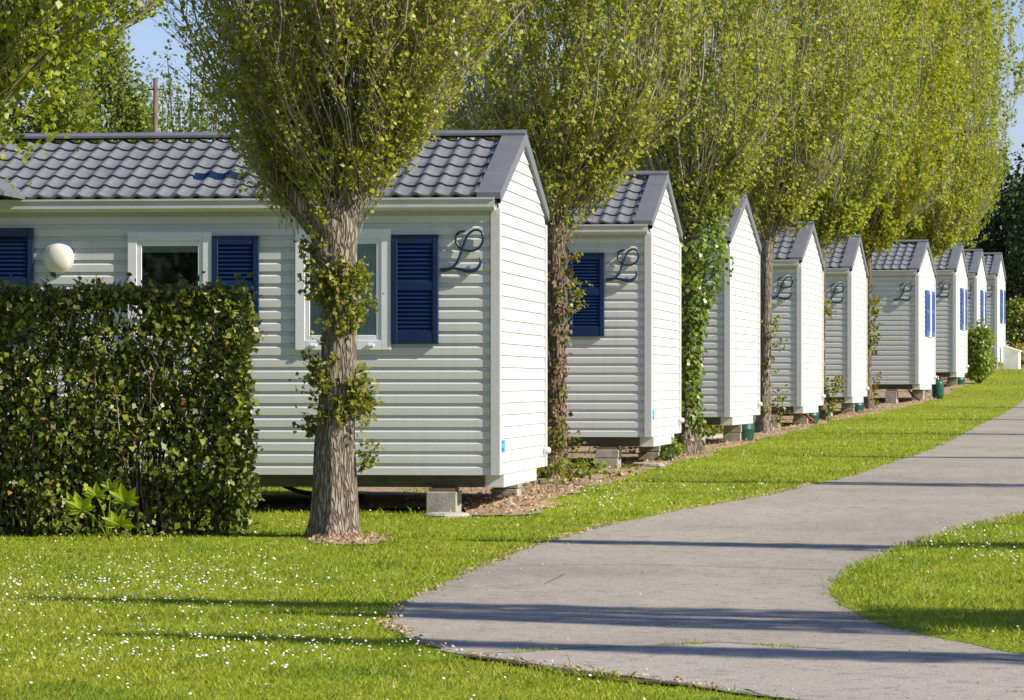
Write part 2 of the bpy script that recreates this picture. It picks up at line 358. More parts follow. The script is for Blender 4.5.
# right-hand lawn lies over the asphalt
def tap(X,Y,t): return .035*min(1,t*30)
def iL(Y): return float(xisl(Y))+.05*mn.noise((Y*2.3,11,0))+.03*mn.noise((Y*8,11,4))
sheet('lawn_verge',np.arange(IY0,118,.22),iL,lambda Y:max(14.5,float(xisl(Y))+3),60,.008,M['lawn'],taper=tap)
# bare soil strip along the ends of the homes
def srx(Y): return float(rowx(Y))+.12+.22*mn.noise((Y*.35,2,0))+.16*mn.noise((Y*1.1,2,5))+.06*mn.noise((Y*5,2,5))
def stap(X,Y,t): return .05*max(0,mn.noise((X*.9,Y*.5,1)))*math.sin(math.pi*min(1,t))-.03*(t>.985)
sheet('bare_soil',np.arange(34.6,122,.3),lambda Y:srx(Y)-2.3,srx,16,.008,M['soil'],bump=.012,taper=stap)
def blob(name,c,rx,ry,seed,mat,hump=.015):
    V=[(c.x,c.y,float(gz(c.y))+.012+hump)];Fc=[];n=26
    for k in (1,2,3,4):
        for j in range(n):
            w=2*math.pi*j/n; q=k/4*(1+.6*mn.noise((math.cos(w)*1.6,math.sin(w)*1.6,seed)))
            X=c.x+rx*q*math.cos(w); Y=c.y+ry*q*math.sin(w); V.append((X,Y,float(gz(Y))+.012+hump*(1-(k/4)**2)+.02*mn.noise((X*7,Y*7,seed))*(k<4)))
    for j in range(n): Fc.append((0,1+j,1+(j+1)%n,1+(j+1)%n))
    Fq=[(1+k*n+j,1+(k+1)*n+j,1+(k+1)*n+(j+1)%n,1+k*n+(j+1)%n) for k in range(3) for j in range(n)]
    me=bpy.data.meshes.new(name); me.from_pydata(V,[],[f[:3] for f in Fc]+Fq); me.update()
    for p in me.polygons: p.use_smooth=True
    return tag(link(name,me,mat),kind='structure')
BL=[(G(352,542),.30,.5,1.),(G(505,508),.42,1.5,2.),(G(556,487),.30,1.3,3.)]
for c,rx,ry,sd_ in BL: blob('bare_soil',c,rx,ry,sd_,M['soil'])
def in_soil(X,Y):
    o=np.zeros(len(X),bool)
    for c,rx,ry,_ in BL: o|=((X-c.x)/(rx*.9))**2+((Y-c.y)/(ry*.9))**2<1
    return o

# ------------------------------------------------------------------ grass, daisies, litter (nobody could count them)
def scatter(n,y0,y1,seed,pw=2.0):
    r=np.random.default_rng(seed); u=r.random(n)
    Y=y0*(y1/y0)**u                                   # density falls with the square of distance
    X=(r.random(n)*2-1)*(.128*Y*1.22+.4); return X,Y,r
_gxg=np.arange(12,122,.1); _xl=np.array([eL(y) for y in _gxg]); _xi=np.array([iL(y) for y in _gxg]); _sr=np.array([srx(y) for y in _gxg])
def lawn_mask(X,Y,soft=.03,r=None):
    j=(r.random(len(X))-.5)*2*soft if r is not None else 0
    L=X<np.interp(Y,_gxg,_xl)+j
    Rr=(X>np.interp(Y,_gxg,_xi)+j)&(Y>IY0)
    rx=np.interp(Y,_gxg,_sr); sn=np.array([mn.noise((float(a)*1.6,float(b_)*.8,6))+.5*mn.noise((float(a)*5,float(b_)*3,2)) for a,b_ in zip(X,Y)])
    soil=(Y>34.6)&(X<rx-.05+j*5)&(X>rx-2.3)&(sn>-.22+.0*Y)
    return (L&~soil&~in_soil(X,Y))|Rr
def blades(name,n,y0,y1,seed,hmul=1.0,wmul=1.0):
    X,Y,r=scatter(n,y0,y1,seed); k=lawn_mask(X,Y,.09,r)
    for (p,a) in HOMES:                                # nothing grows far in under a home
        dx=(X-p.x)*math.cos(a)-(Y-p.y)*math.sin(a); dy=(X-p.x)*math.sin(a)+(Y-p.y)*math.cos(a)
        k&=~((dx<0)&(dx>-HL)&(dy>.15)&(dy<HW-.2))
    X=X[k];Y=Y[k];m=len(X)
    clump=np.array([.7*mn.noise((float(x)*1.3,float(y)*.9,4))+.6*mn.noise((float(x)*4.5,float(y)*3,9)) for x,y in zip(X,Y)])
    h=(.018+.027*r.random(m)**1.4)*hmul*(1+.85*clump)*np.where(r.random(m)<.02,1.8,1); w=(.0016+.0018*r.random(m))*wmul*(Y/18)**.55
    Z=gz(Y)-.003+np.where((X>np.interp(Y,_gxg,_xi))&(Y>IY0),.041,0)
    th=r.random(m)*2*np.pi; ln=.25+.75*r.random(m); ph=r.random(m)*2*np.pi
    b=np.stack([X,Y,Z],1); s=np.stack([np.cos(th),np.sin(th),0*th],1)*w[:,None]
    d=np.stack([np.cos(ph)*ln,np.sin(ph)*ln,1+0*ph],1); d/=np.linalg.norm(d,axis=1)[:,None]
    d2=np.stack([np.cos(ph)*ln*2.2,np.sin(ph)*ln*2.2,1+0*ph],1); d2/=np.linalg.norm(d2,axis=1)[:,None]
    mid=b+d*(h*.55)[:,None]; tip=mid+d2*(h*.5)[:,None]
    V=np.stack([b-s,b+s,mid+s*.8,tip,mid-s*.8],1).reshape(-1,3)
    i=np.arange(m)*5; Fc=np.stack([i,i+1,i+2,i+3,i+4],1)
    o=link(name,npmesh(name,V,Fc),M['grass']); return tag(o,'short bright green mown grass over the whole lawn' ,'grass',kind='stuff')
blades('grass',620000,16.5,118,11)
# a few tufts along the seam in the asphalt and the path edges
def tufts(n,seed):
    r=np.random.default_rng(seed); pts=[]
    sx=np.array([p.x for p in _s]); sy=np.array([p.y for p in _s])
    for _ in range(n):
        t=r.random(); X=-.35+t*1.9
        if mn.noise((X*4,0,3))<.04: continue
        Y=float(np.interp(X,sx,sy))+r.normal()*.055; pts.append((X,Y))
    pts=np.array(pts); X=pts[:,0];Y=pts[:,1];m=len(X); h=.008+.014*r.random(m); th=r.random(m)*6.28
    b=np.stack([X,Y,gz(Y)+.012],1); s=np.stack([np.cos(th),np.sin(th),0*th],1)*.003; d=np.stack([np.cos(th*3)*.6,np.sin(th*3)*.6,1+0*th],1)*h[:,None]
    V=np.stack([b-s,b+s,b+d],1).reshape(-1,3); i=np.arange(m)*3
    tag(link('seam_grass',npmesh('seam_grass',V,np.stack([i,i+1,i+2],1)),M['grass']),'thin line of grass growing in the seam across the asphalt','grass',kind='stuff')
tufts(800,5)
ribbon('path_crack',[(470,657),(540,652.5),(640,647.5),(720,644.5),(800,649.5),(900,655.5),(1024,663)],.022,.0118,M['crack'],5)
def discs(name,X,Y,Z,rad,mat,r,tilt,label,cat,n=6):
    m=len(X); nrm=np.stack([r.normal(size=m)*tilt+.25,r.normal(size=m)*tilt-.35,np.ones(m)],1); nrm/=np.linalg.norm(nrm,axis=1)[:,None]
    a=np.cross(nrm,np.array([0,1,.3])); a/=np.linalg.norm(a,axis=1)[:,None]; b=np.cross(nrm,a); c=np.stack([X,Y,Z],1)
    V=np.stack([c+(a*math.cos(2*math.pi*j/n)+b*math.sin(2*math.pi*j/n))*rad[:,None] for j in range(n)],1).reshape(-1,3)
    i=np.arange(m)*n; return tag(link(name,npmesh(name,V,np.stack([i+j for j in range(n)],1)),mat),label,cat,kind='stuff')
X,Y,r=scatter(60000,17,85,21)
dn=np.array([mn.noise((x*.55,y*.28,8))+.55*mn.noise((x*1.7,y*.9,2)) for x,y in zip(X,Y)])
hot=np.zeros(len(X))
for px,py,rx,ry in ((110,583,1.0,2.2),(60,600,.9,1.2),(170,590,.8,1.0),(190,660,1.2,.8),(240,640,.9,.8),(1000,560,.5,1.0),(985,545,.5,1),(605,500,.5,2.2),(450,512,.5,1.5),(640,490,.6,2.0)):
    c=G(px,py); hot+=.8*np.exp(-(((X-c.x)/rx)**2+((Y-c.y)/ry)**2))
k=(lawn_mask(X,Y,.02,r))&(r.random(len(X))<np.clip(.010+.16*np.maximum(0,dn-.12)+.42*hot,0,.85))
X=X[k];Y=Y[k]; Z=gz(Y)+.042+.018*r.random(len(X))+np.where((X>np.interp(Y,_gxg,_xi))&(Y>IY0),.036,0)
discs('daisies',X,Y,Z,.0042+.0046*r.random(len(X))**1.5,M['daisy'],r,.35,'small white daisies scattered in the lawn','flowers')
# fallen leaves along the verge and mulch chips on the soil
r=np.random.default_rng(31); Y=18.5+22*r.random(2600)**1.3; X=np.array([eL(y) for y in Y])+r.normal(size=len(Y))*.028+.01
k=np.array([mn.noise((y*.8,3,3)) for y in Y])+r.random(len(Y))*.5>.27
X=X[k];Y=Y[k]; discs('leaf_litter',X,Y,gz(Y)+.018+.012*r.random(len(X)),.004+.009*r.random(len(X)),M['chip'],r,.5,'brown leaf litter along the left edge of the path','leaf litter',4)
Y=17.5+26*r.random(900)**1.2; X=np.array([eL(y) for y in Y])+3.6*r.random(len(Y))**1.8; k=(X<np.interp(Y,_gxg,_xi))|(Y<IY0); X=X[k];Y=Y[k]; discs('leaf_litter',X,Y,gz(Y)+.016,.003+.007*r.random(len(X))**2,M['chip'],r,.3,'loose bits of leaf and grit lying on the asphalt path','leaf litter',4)
Y=34.6+75*r.random(4500)**1.6; X=np.array([srx(y) for y in Y])-.05-np.abs(r.normal(size=len(Y)))*.6
X2=[];Y2=[]
for c,rx,ry,_ in BL:
    n=200; w=r.random(n)*6.28; q=np.sqrt(r.random(n))*1.1; X2.append(c.x+rx*q*np.cos(w)); Y2.append(c.y+ry*q*np.sin(w))
X=np.concatenate([X]+X2);Y=np.concatenate([Y]+Y2)
discs('mulch',X,Y,gz(Y)+.02+.03*r.random(len(X)),.006+.012*r.random(len(X)),M['chip'],r,.8,'brown mulch chips on the bare soil by the homes','mulch',4)

# ------------------------------------------------------------------ mobile home (local: x to the right along the front, y into depth, z up from the wall foot)
NB=22; BH=WH/NB; LAP=.014; REC=.006
RY,RZ=HW/2,2.962                  # ridge line
EY,EZ=-.10,2.345                  # eave line of the roof sheet
SL=(RZ-EZ)/(RY-EY)
def rake(y):                       # underside of the roof at depth y
    return EZ-.035+SL*((y-EY) if y<=RY else (HW-EY-y))
def wall_mesh():
    b=MB()
    # long sides
    for side in (0,1):
        yy=0 if side==0 else HW; sg=-1 if side==0 else 1
        for k in range(NB+1):
            z0=k*BH; z1=min((k+1)*BH,WH+.09)
            yo=yy+sg*LAP; yi=yy-sg*REC; zm=z0+.58*BH; zc=z0+.74*BH; yc=yy+sg*.001
            if zc<z1:
                for pa,pb in (((yo,z0),(yo,zm)),((yo,zm),(yc,zc))):
                    p=[(-HL,pa[0],pa[1]),(0,pa[0],pa[1]),(0,pb[0],pb[1]),(-HL,pb[0],pb[1])]; b.quad(*(p[::-1] if side else p))
                p=[(-HL,yc,zc),(0,yc,zc),(0,yi,z1),(-HL,yi,z1)]
            else: p=[(-HL,yo,z0),(0,yo,z0),(0,yo,z1),(-HL,yo,z1)]
            l=[(-HL,yi,z0),(0,yi,z0),(0,yo,z0),(-HL,yo,z0)]
            if side: p=p[::-1]; l=l[::-1]
            b.quad(*p); b.quad(*l)
    # gable ends, boards cut to the slope of the roof
    for side in (0,1):
        xx=0 if side==0 else -HL; sg=1 if side==0 else -1
        k=0
        while True:
            z0=k*BH; z1=z0+BH
            def span(z):
                if z<=rake(0): return 0,HW
                t=(z-rake(0))/SL; return t,HW-t
            a0,b0=span(z0); a1,b1=span(min(z1,rake(RY)-.002))
            if b0-a0<.03: break
            z1=min(z1,rake(RY)-.002); xo=xx+sg*LAP
            xi=xx+sg*.003; p=[(xo,a0,z0),(xo,b0,z0),(xi,b1,z1),(xi,a1,z1)]; l=[(xi,a0,z0),(xi,b0,z0),(xo,b0,z0),(xo,a0,z0)]
            if side: p=p[::-1]; l=l[::-1]
            b.quad(*p); b.quad(*l); k+=1
    b.quad((-HL,0,0),(-HL,HW,0),(0,HW,0),(0,0,0))
    return b.mesh('wall')
def tile_mesh(y_e,y_r,flip):
    per,cs=.172,6; x0,x1=-HL+.16,-.155; nxs=int((x1-x0)/per*9); xs=np.linspace(x0,x1,nxs)
    ph=2*math.pi*xs/per; wav=.0135*(np.cos(ph)+.28*np.cos(2*ph+.6)); rows=[]
    n=np.array([0,-SL,1]); n=n/np.linalg.norm(n)
    for c in range(cs):
        for (t,off) in ((0,-.022),(0.0001,.0),(.5,-.009),(1.0,-.018)):
            s=(c+t)/cs; y=EY+(RY-.06-EY)*s; z=EZ+(RZ-.02-EZ)*s+.045
            if t==0: y+=.022; 
            ys=y+n[1]*(wav+off); zs=z+n[2]*(wav+off)
            if t==0: zs=z+n[2]*(wav-.024); ys=ys
            rows.append(np.stack([xs,ys if not flip else HW-ys,zs],1))
    V=np.concatenate(rows); m=len(rows); Fc=[]
    i,j=np.meshgrid(np.arange(m-1),np.arange(nxs-1),indexing='ij'); q=(i*nxs+j).ravel()
    Fc=np.stack([q,q+1,q+nxs+1,q+nxs],1)
    if flip: Fc=Fc[:,::-1]
    return V,Fc
def roof_mesh():
    V1,F1=tile_mesh(0,0,False); V2,F2=tile_mesh(0,0,True)
    me=npmesh('roof',np.concatenate([V1,V2]),np.concatenate([F1,F2+len(V1)]),True)
    try: me.set_sharp_from_angle(angle=R(50))
    except Exception: pass
    return me
def barge_mesh(side):
    b=MB(); x0,x1=(-.165,.04) if side==0 else (-HL-.04,-HL+.165); xo=x1 if side==0 else x0
    for fl in (0,1):
        f=lambda y:(HW-y) if fl else y
        e=(EY-.005,EZ+.0); r_=(RY,RZ+.03)
        A0=(x0,f(e[0]),e[1]+.055); A1=(x1,f(e[0]),e[1]+.055); B1=(x1,f(r_[0]),r_[1]+.045); B0=(x0,f(r_[0]),r_[1]+.045)
        b.quad(*( (A0,A1,B1,B0) if not fl else (B0,B1,A1,A0)))           # flat capping
        C=(xo,f(e[0]),e[1]-.04); D=(xo,f(r_[0]),r_[1]-.075); Ao=(xo,A0[1],A0[2]); Bo=(xo,B0[1],B0[2])
        b.quad(Ao,C,D,Bo)                                                    # fascia facing the gable
        xi=xo-.045 if side==0 else xo+.045
        b.quad((xo,C[1],C[2]),(xi,C[1],C[2]),(xi,D[1],D[2]),(xo,D[1],D[2]))
        b.quad((x0,A0[1],A0[2]),(x0,A0[1],A0[2]-.055),(xo,A0[1],A0[2]-.055),(xo,A0[1],A0[2]))
        xn=x0 if side==0 else x1
        b.quad((xn,A0[1],A0[2]),(xn,B0[1],B0[2]),(xn,B0[1],B0[2]-.09),(xn,A0[1],A0[2]-.09))
    return b.mesh('barge_board')
def shutter_mb(x0,x1,z0,z1,plane='front',dep=.035,nl=9):
    """framed louvre shutter; returns (frame, louvres)"""
    f=MB(); l=MB(); fw=.05; base=-LAP-.002
    def bx(m,a0,a1,d0,d1,b0,b1,bev=.004):
        if plane=='front': m.box(a0,a1,-d1,-d0,b0,b1,bev)
        else: m.box(d0,d1,a0,a1,b0,b1,bev)
    d0,d1=LAP+.003,LAP+.003+dep
    zm=z0+(z1-z0)*.53
    bx(f,x0,x0+fw,d0,d1,z0,z1); bx(f,x1-fw,x1,d0,d1,z0,z1)
    for a,b2 in ((z0,z0+.105),(zm-.038,zm+.038),(z1-.075,z1)): bx(f,x0+fw,x1-fw,d0,d1-.003,a,b2)
    for a,b2 in ((z0+.105,zm-.038),(zm+.038,z1-.075)):
        n=max(4,int((b2-a)/.034)); p=(b2-a)/n
        for k in range(n):
            za=a+k*p
            for m in (l,):
                q0,q1=d1-.006,d1-.028
                A=[(x0+fw,q0,za+.004),(x1-fw,q0,za+.004),(x1-fw,q1,za+p+.004),(x0+fw,q1,za+p+.004)]
                B=[(x0+fw,q0,za),(x1-fw,q0,za),(x1-fw,q0,za+.004),(x0+fw,q0,za+.004)]
                for Q in (A,B):
                    m.quad(*[((u,-d,z) if plane=='front' else (d,u,z)) for u,d,z in Q])
        Q=[(x0+fw,d0+.002,a),(x1-fw,d0+.002,a),(x1-fw,d0+.002,b2),(x0+fw,d0+.002,b2)]
        l.quad(*[((u,-d,z) if plane=='front' else (d,u,z)) for u,d,z in Q])
    return f,l
def add_shutter(root,x0,x1,z0,z1,plane='front',mat='blue'):
    f,l=shutter_mb(x0,x1,z0,z1,plane); o=f.build('shutter',M[mat],root); l.build('louvres',M[mat],o); return o
def add_window(root,x0,x1,z0,z1,back,plane='front',fw=.085,blind=False,stays=False):
    f=MB(); d0=LAP+.003
    def bx(m,a0,a1,e0,e1,b0,b1,bev=.004):
        if plane=='front': m.box(a0,a1,-e1,-e0,b0,b1,bev)
        else: m.box(e0,e1,a0,a1,b0,b1,bev)
    e1=d0+.026
    bx(f,x0,x0+fw,d0,e1,z0,z1); bx(f,x1-fw,x1,d0,e1,z0,z1); bx(f,x0+fw,x1-fw,d0,e1,z1-fw,z1); bx(f,x0+fw,x1-fw,d0,e1,z0,z0+fw)
    fo=f.build('window',M['upvc'],root)
    s=MB(); a0,a1,b0,b1=x0+fw,x1-fw,z0+fw,z1-fw; sw=.042; e2=d0+.018
    bx(s,a0,a0+sw,d0,e2,b0,b1); bx(s,a1-sw,a1,d0,e2,b0,b1); bx(s,a0+sw,a1-sw,d0,e2,b1-sw,b1); bx(s,a0+sw,a1-sw,d0,e2,b0,b0+sw)
    s.build('sash',M['upvc'],fo)
    def pl(m,a,b,c,d,e):
        m.quad(*[((u,-e,z) if plane=='front' else (e,u,z)) for u,z in ((a,c),(b,c),(b,d),(a,d))])
    g=MB(); pl(g,a0+sw,a1-sw,b0+sw,b1-sw,d0+.011); g.build('pane',M['glass'],fo)
    c=MB(); pl(c,a0+sw,a1-sw,b0+sw,b1-sw,d0+.001); c.build('curtain' if back=='curtain' else 'painted_dark_backing',M[back],fo)  # flat backing on the wall; without a curtain, room darkness is its colour
    if blind:
        v=MB(); pl(v,a0+sw,a1-sw,b1-sw-.055,b1-sw,d0+.0045); v.build('blind',M['blind'],fo)
    if stays:
        for q in (x0+.13,x1-.2):
            v=MB(); v.box(q,q+.055,-e1-.02,-e1+.002,z0+.03,z0+.05,.003); v.build('shutter_stay',M['upvc'],fo)
    return fo
def emblem_mesh():
    px=[(352,113),(300,120),(266,152),(257,202),(274,250),(310,288),(370,307),(430,308),(488,282),(524,232),(535,168),(512,120),(462,100),(410,120),(372,165),(346,230),(320,300),(292,378),(262,438),(222,477),(165,486),(120,488),(104,498),(122,510),(160,505),(235,486),(310,496),(385,511),(445,503),(490,468),(508,415),(497,376)]
    wd=[7,8,9,9,9,9,9,9,9,10,10,9,9,9,9,10,10,9,9,9,8,8,8,8,9,10,13,16,15,11,8,6]
    pts=[(( (430+a/10)-497)/117.65,-LAP-.032,(475.2-(220+b/10))/117.65) for a,b in px]
    c=catmull(pts,5); w=np.interp(np.arange(len(c))/5,np.arange(len(wd)),wd)/10/117.65*1.45
    b=MB()
    off=[.004*math.sin(i*.13) for i in range(len(c))]
    b.tube([p+Vector((0,o,0)) for p,o in zip(c,off)],list(w),6)
    for i in (8,62,140): b.box(c[i].x-.004,c[i].x+.004,-LAP-.03,-.002,c[i].z-.004,c[i].z+.004)
    return b.mesh('emblem')
MESH={}
def build_home_base(root):
    link('wall',wall_mesh(),M['siding'],root)
    for cx,sx in ((0,1),(-HL,-1)):
        for cy,sy in ((0,-1),(HW,1)):
            b=MB(); t=.03
            xa,xb=sorted((cx+sx*t,cx-sx*.058)); ya,yb=sorted((cy+sy*t,cy-sy*.045))
            b.box(xa,xb,ya,yb,-.004,WH+.02,.006); b.build('corner_trim',M['trim'],root)
    ro=link('roof',roof_mesh(),M['roof'],root)
    for s in (0,1): link('barge_board',barge_mesh(s),M['flash'],ro)
    b=MB()
    for fl in (1,-1):
        yr=RY; w_=.135
        y1=yr-fl*w_; z1=RZ+.085-.135*SL*.75
        q=[(-HL-.05,y1,z1),(.05,y1,z1),(.05,yr,RZ+.09),(-HL-.05,yr,RZ+.09)]
        b.quad(*(q if fl==1 else q[::-1]))
        b.quad((-HL-.05,y1,z1),(-HL-.05,y1,z1-.02),(.05,y1,z1-.02),(.05,y1,z1))
    b.build('ridge_cap',M['flash'],ro)
    b=MB()
    prof=[(-.035,2.245),(-.115,2.25),(-.135,2.275),(-.135,2.335),(-.148,2.34),(-.148,2.356),(-.12,2.356),(-.12,2.30),(-.04,2.30)]
    for i in range(len(prof)):
        p,q=prof[i],prof[(i+1)%len(prof)]
        b.quad((-HL-.04,p[0],p[1]),(-HL-.04,q[0],q[1]),(-.012,q[0],q[1]),(-.012,p[0],p[1]))
    b.quad(*[(-.012,p[0],p[1]) for p in prof]); b.build('gutter',M['gutter'],root)
    b=MB(); b.box(-HL+.03,-.06,-.115,-.004,2.30,2.318); b.build('soffit',M['soffit'],root)
    b=MB(); b.box(-HL+.1,-.12,.06,.16,-.105,-.004); b.box(-HL+.1,-.12,HW-.16,HW-.06,-.105,-.004)
    for k in range(7): x=-HL+.4+k*1.2; b.box(x,x+.07,.16,HW-.16,-.1,-.006)
    b.build('chassis',M['chassis'],root)
    b=MB(); b.box(-.34,.012,.40,1.55,-.115,-.005,.004); b.box(-.34,.012,1.56,2.95,-.115,-.005,.004); b.build('drawbar_cover',M['galv'],root)
    b=MB(); b.lathe((.045,HW-.16,.12),[(.004,0),(.03,.005),(.038,.02),(.038,.04),(.03,.058),(.008,.066)],14,'z')
    b.box(.014,.04,HW-.19,HW-.13,.10,.18,.004); b.build('socket_cover',M['galv'],root)
    if 'emblem' not in MESH: MESH['emblem']=emblem_mesh(); MESH['emblem'].materials.append(M['emblem'])
    o=bpy.data.objects.new('emblem',MESH['emblem']); COL.objects.link(o); o.parent=root
GRP='white mobile homes in a row'
LAB=['white mobile home nearest the camera, two framed windows and blue shutters showing above the hedge',
 'second white mobile home, its single blue shutter right of the brown ivied trunk',
 'white mobile home directly right of the bright green ivy column hiding its letter',
 'white mobile home right of the slim bare trunk, bare gable, fourth along',
 'white mobile home with plain gable, standing just left of the broad far front',
 'broad fronted sixth white mobile home with blue gable shutters beside a green gas bottle',
 'white mobile home with blue gable shutters just left of the round leafy bush',
 'white mobile home whose lower half hides behind the round leafy bush',
 'farthest white mobile home, beside the low white slanted box']
def copy_tree(o,parent=None):
    c=o.copy(); COL.objects.link(c); c.parent=parent
    for ch in list(o.children): copy_tree(ch,c)
    return c
proto=empty('mobile_home',HOMES[0][0],-HOMES[0][1],LAB[0],'mobile home',GRP); build_home_base(proto)
homes=[proto]
for (p,a),lb in zip(HOMES[1:],LAB[1:]):
    c=copy_tree(proto); c.location=p; c.rotation_euler=(0,0,-a); c['label']=lb; homes.append(c)
def fx(p): return (p-497.2)/117.3
def fz(p): return (475.2-p)/117.65
# near home and its neighbours: shutters and windows on the long side
for i,h in enumerate(homes[:3]):
    add_shutter(h,-.903,-.50,fz(344),fz(234.5))
    add_window(h,-1.735,-.908,fz(350),fz(228.5),'curtain',stays=True)
    add_shutter(h,-2.14,-1.74,fz(344),fz(234.5)) if i else None
for h in homes[5:]:
    add_shutter(h,1.50,2.15,1.02,1.98,'gable','blue_pale'); add_shutter(h,2.72,3.35,1.02,1.98,'gable','blue_pale')
    add_window(h,2.17,2.70,1.0,2.0,'room_shade','gable',fw=.06)
h=homes[0]
add_shutter(h,fx(209.5),fx(257),fz(344),fz(235)); add_window(h,fx(123),fx(209),fz(350),fz(230.5),'room_shade',fw=.08,blind=True)
add_shutter(h,fx(-22),fx(26.3),fz(344),fz(226))
b=MB(); b.lathe((fx(51.5),-LAP-.002,fz(256.5)),[(.137,0),(.137,.018),(.128,.024)],28,'-y'); lo=b.build('wall_lamp',M['upvc'],h)
b=MB(); b.lathe((fx(51.5),-LAP-.026,fz(256.5)),[(.124*math.cos(t),  .062*math.sin(t)) for t in np.linspace(0,1.5,9)],28,'-y'); b.build('diffuser',M['lamp'],lo)
# blue piece of tile lying in the front slope
b=MB(); per=.172; n=Vector((0,-SL,1)).normalized(); pr=None
for i in range(37):
    X=fx(183)-.04+(fx(236)-fx(183))*i/36; w=.0135*(math.cos(2*math.pi*X/per)+.28*math.cos(4*math.pi*X/per+.6)); s=2.0/6
    y=EY+(RY-.06-EY)*s; z=EZ+(RZ-.02-EZ)*s+.045
    a=Vector((X,y-.05,z-.05))+n*(w+.022); c=Vector((X,y+.07,z+.005))+n*(w+.030)
    if pr: b.quad(pr[0],a,c,pr[1],sm=True); b.quad(pr[0]-n*.03,a-n*.03,a,pr[0])
    pr=(a,c)
b.build('blue_roof_tile',M['blue_tile'],h)
# edge of the small porch roof at the left
b=MB(); x1=fx(19); b.quad((x1-1.2,-1.2,3.02),(x1-.0,-1.2,2.40),(x1-.0,.35,2.40),(x1-1.2,.35,3.02)); b.quad((x1-1.2,-1.2,2.95),(x1,-1.2,2.36),(x1,-1.2,2.40),(x1-1.2,-1.2,3.02))
b.quad((x1,-1.2,2.36),(x1,.35,2.36),(x1,.35,2.40),(x1,-1.2,2.40)); b.quad((x1-1.2,-1.2,2.95),(x1-1.2,.35,2.95),(x1,.35,2.36),(x1,-1.2,2.36))
b.quad((x1-2.4,-1.2,2.40),(x1-1.2,-1.2,3.02),(x1-1.2,.35,3.02),(x1-2.4,.35,2.40))
b.build('porch_roof',M['flash'],h)
for i,hh in enumerate(homes[:2]):
    b=MB(); b.box(.015,.0175,.08,.42,.145,.300); so_=b.build('sticker',M['white'],hh)
    b=MB(); b.box(.0178,.0186,.10,.40,.185,.296); b.build('sticker_print',M['sticker'],so_)
    b=MB(); 
    b.quad((.019,.20,.285),(.019,.27,.292),(.019,.30,.27),(.019,.22,.262)); b.quad((.019,.13,.215),(.019,.24,.232),(.019,.33,.215),(.019,.24,.195))
    b.build('sticker_mark',M['sticker2'],so_)

# ------------------------------------------------------------------ what stands under and beside the homes
def loc_home(i,x,y):
    p,a=HOMES[i]; X=p.x+x*math.cos(a)+y*math.sin(a); Yy=p.y-x*math.sin(a)+y*math.cos(a); return Vector((X,Yy,float(gz(Yy))))
def block(i,x,y,sx,sy,label,tiers=1,mat='concrete'):
    q=loc_home(i,x,y); H=HOMES[i][0].z-.108-q.z
    if H<.08: H=.08
    root=empty('concrete_block',q,-HOMES[i][1],label,'concrete block','concrete blocks under the homes')
    hh=H/tiers
    for k in range(tiers):
        b=MB(); j=.008*(k%2); b.box(-sx/2+j,sx/2+j,-sy/2,sy/2,k*hh-(.03 if k==0 else 0),(k+1)*hh-.004-(.03 if k==tiers-1 else 0),.008); b.build('block_course',M[mat],root)
    b=MB(); b.box(-sx/2+.02,sx/2-.02,-sy/2+.02,sy/2-.02,H-.034,H-.002); b.build('packer',M['wood_pole'],root)
ords=['nearest','second','third','fourth','fifth','sixth','seventh','eighth','ninth']
for i in range(9):
    o=ords[i]+' mobile home'
    block(i,-.48 if i<5 else -.55,.16,.26 if i!=5 else .23,.34,'tan concrete block under the front right corner of the '+o,1 if i in (0,5) else 2)
    block(i,-.30,3.2,.25,.3,'concrete block under the rear right corner of the '+o,2)
    block(i,-3.6,3.2,.25,.3,'concrete block under the middle of the rear side of the '+o,2)
    block(i,-3.9,.16,.25,.34,'concrete block under the middle of the front side of the '+o,1)
def cylinder(i,x,y,label):
    q=loc_home(i,x,y); root=empty('gas_cylinder',q,0,label,'gas cylinder','green gas cylinders by the homes')
    root.scale=(.82,.82,.9)
    b=MB(); b.lathe((0,0,0),[(.11,.0),(.125,.015),(.125,.04),(.15,.055),(.155,.08),(.155,.36),(.150,.39),(.12,.43),(.07,.455),(.03,.462)],22); b.build('body',M['green_steel'],root)
    b=MB(); b.lathe((0,0,.455),[(.032,0),(.032,.03),(.018,.035),(.018,.06),(.028,.063),(.028,.085),(.006,.09)],12); b.build('valve',M['brass'],root)
    b=MB(); 
    for s in (0,1,2):
        w=s*2.1; b.tube([(.11*math.cos(w),.11*math.sin(w),.42),(.115*math.cos(w),.115*math.sin(w),.53)],.008,6)
    b.tube([(.115*math.cos(w),.115*math.sin(w),.53) for w in np.linspace(0,4.2,14)],.009,6); b.build('collar',M['green_steel'],root)
cylinder(5,.07,HW+.12,'green gas cylinder standing clear at the gable corner of the sixth mobile home')
def tub(i,x,y,label):
    q=loc_home(i,x,y); H=min(.40,HOMES[i][0].z-q.z-.012)
    if H<.06: return
    root=empty('green_drum',q,0,label,'drum','green drums under the homes')
    b=MB(); b.lathe((0,0,-.02),[(.140,0),(.146,.012),(.150,.03),(.152,H*.5),(.156,H*.52),(.156,H*.56),(.152,H*.58),(.156,H-.02),(.150,H),(.02,H+.004)],24); b.build('body',M['green_steel'],root)
    b=MB(); b.tube([(.158*math.cos(w),.158*math.sin(w),H-.035) for w in np.linspace(0,2*math.pi,25)],.007,5,cap=False); b.build('rim',M['green_steel'],root)
for i in (1,2,3,4,6,7): tub(i,-.16,HW-.42,'green drum tucked under the gable end of the '+ords[i]+' mobile home')
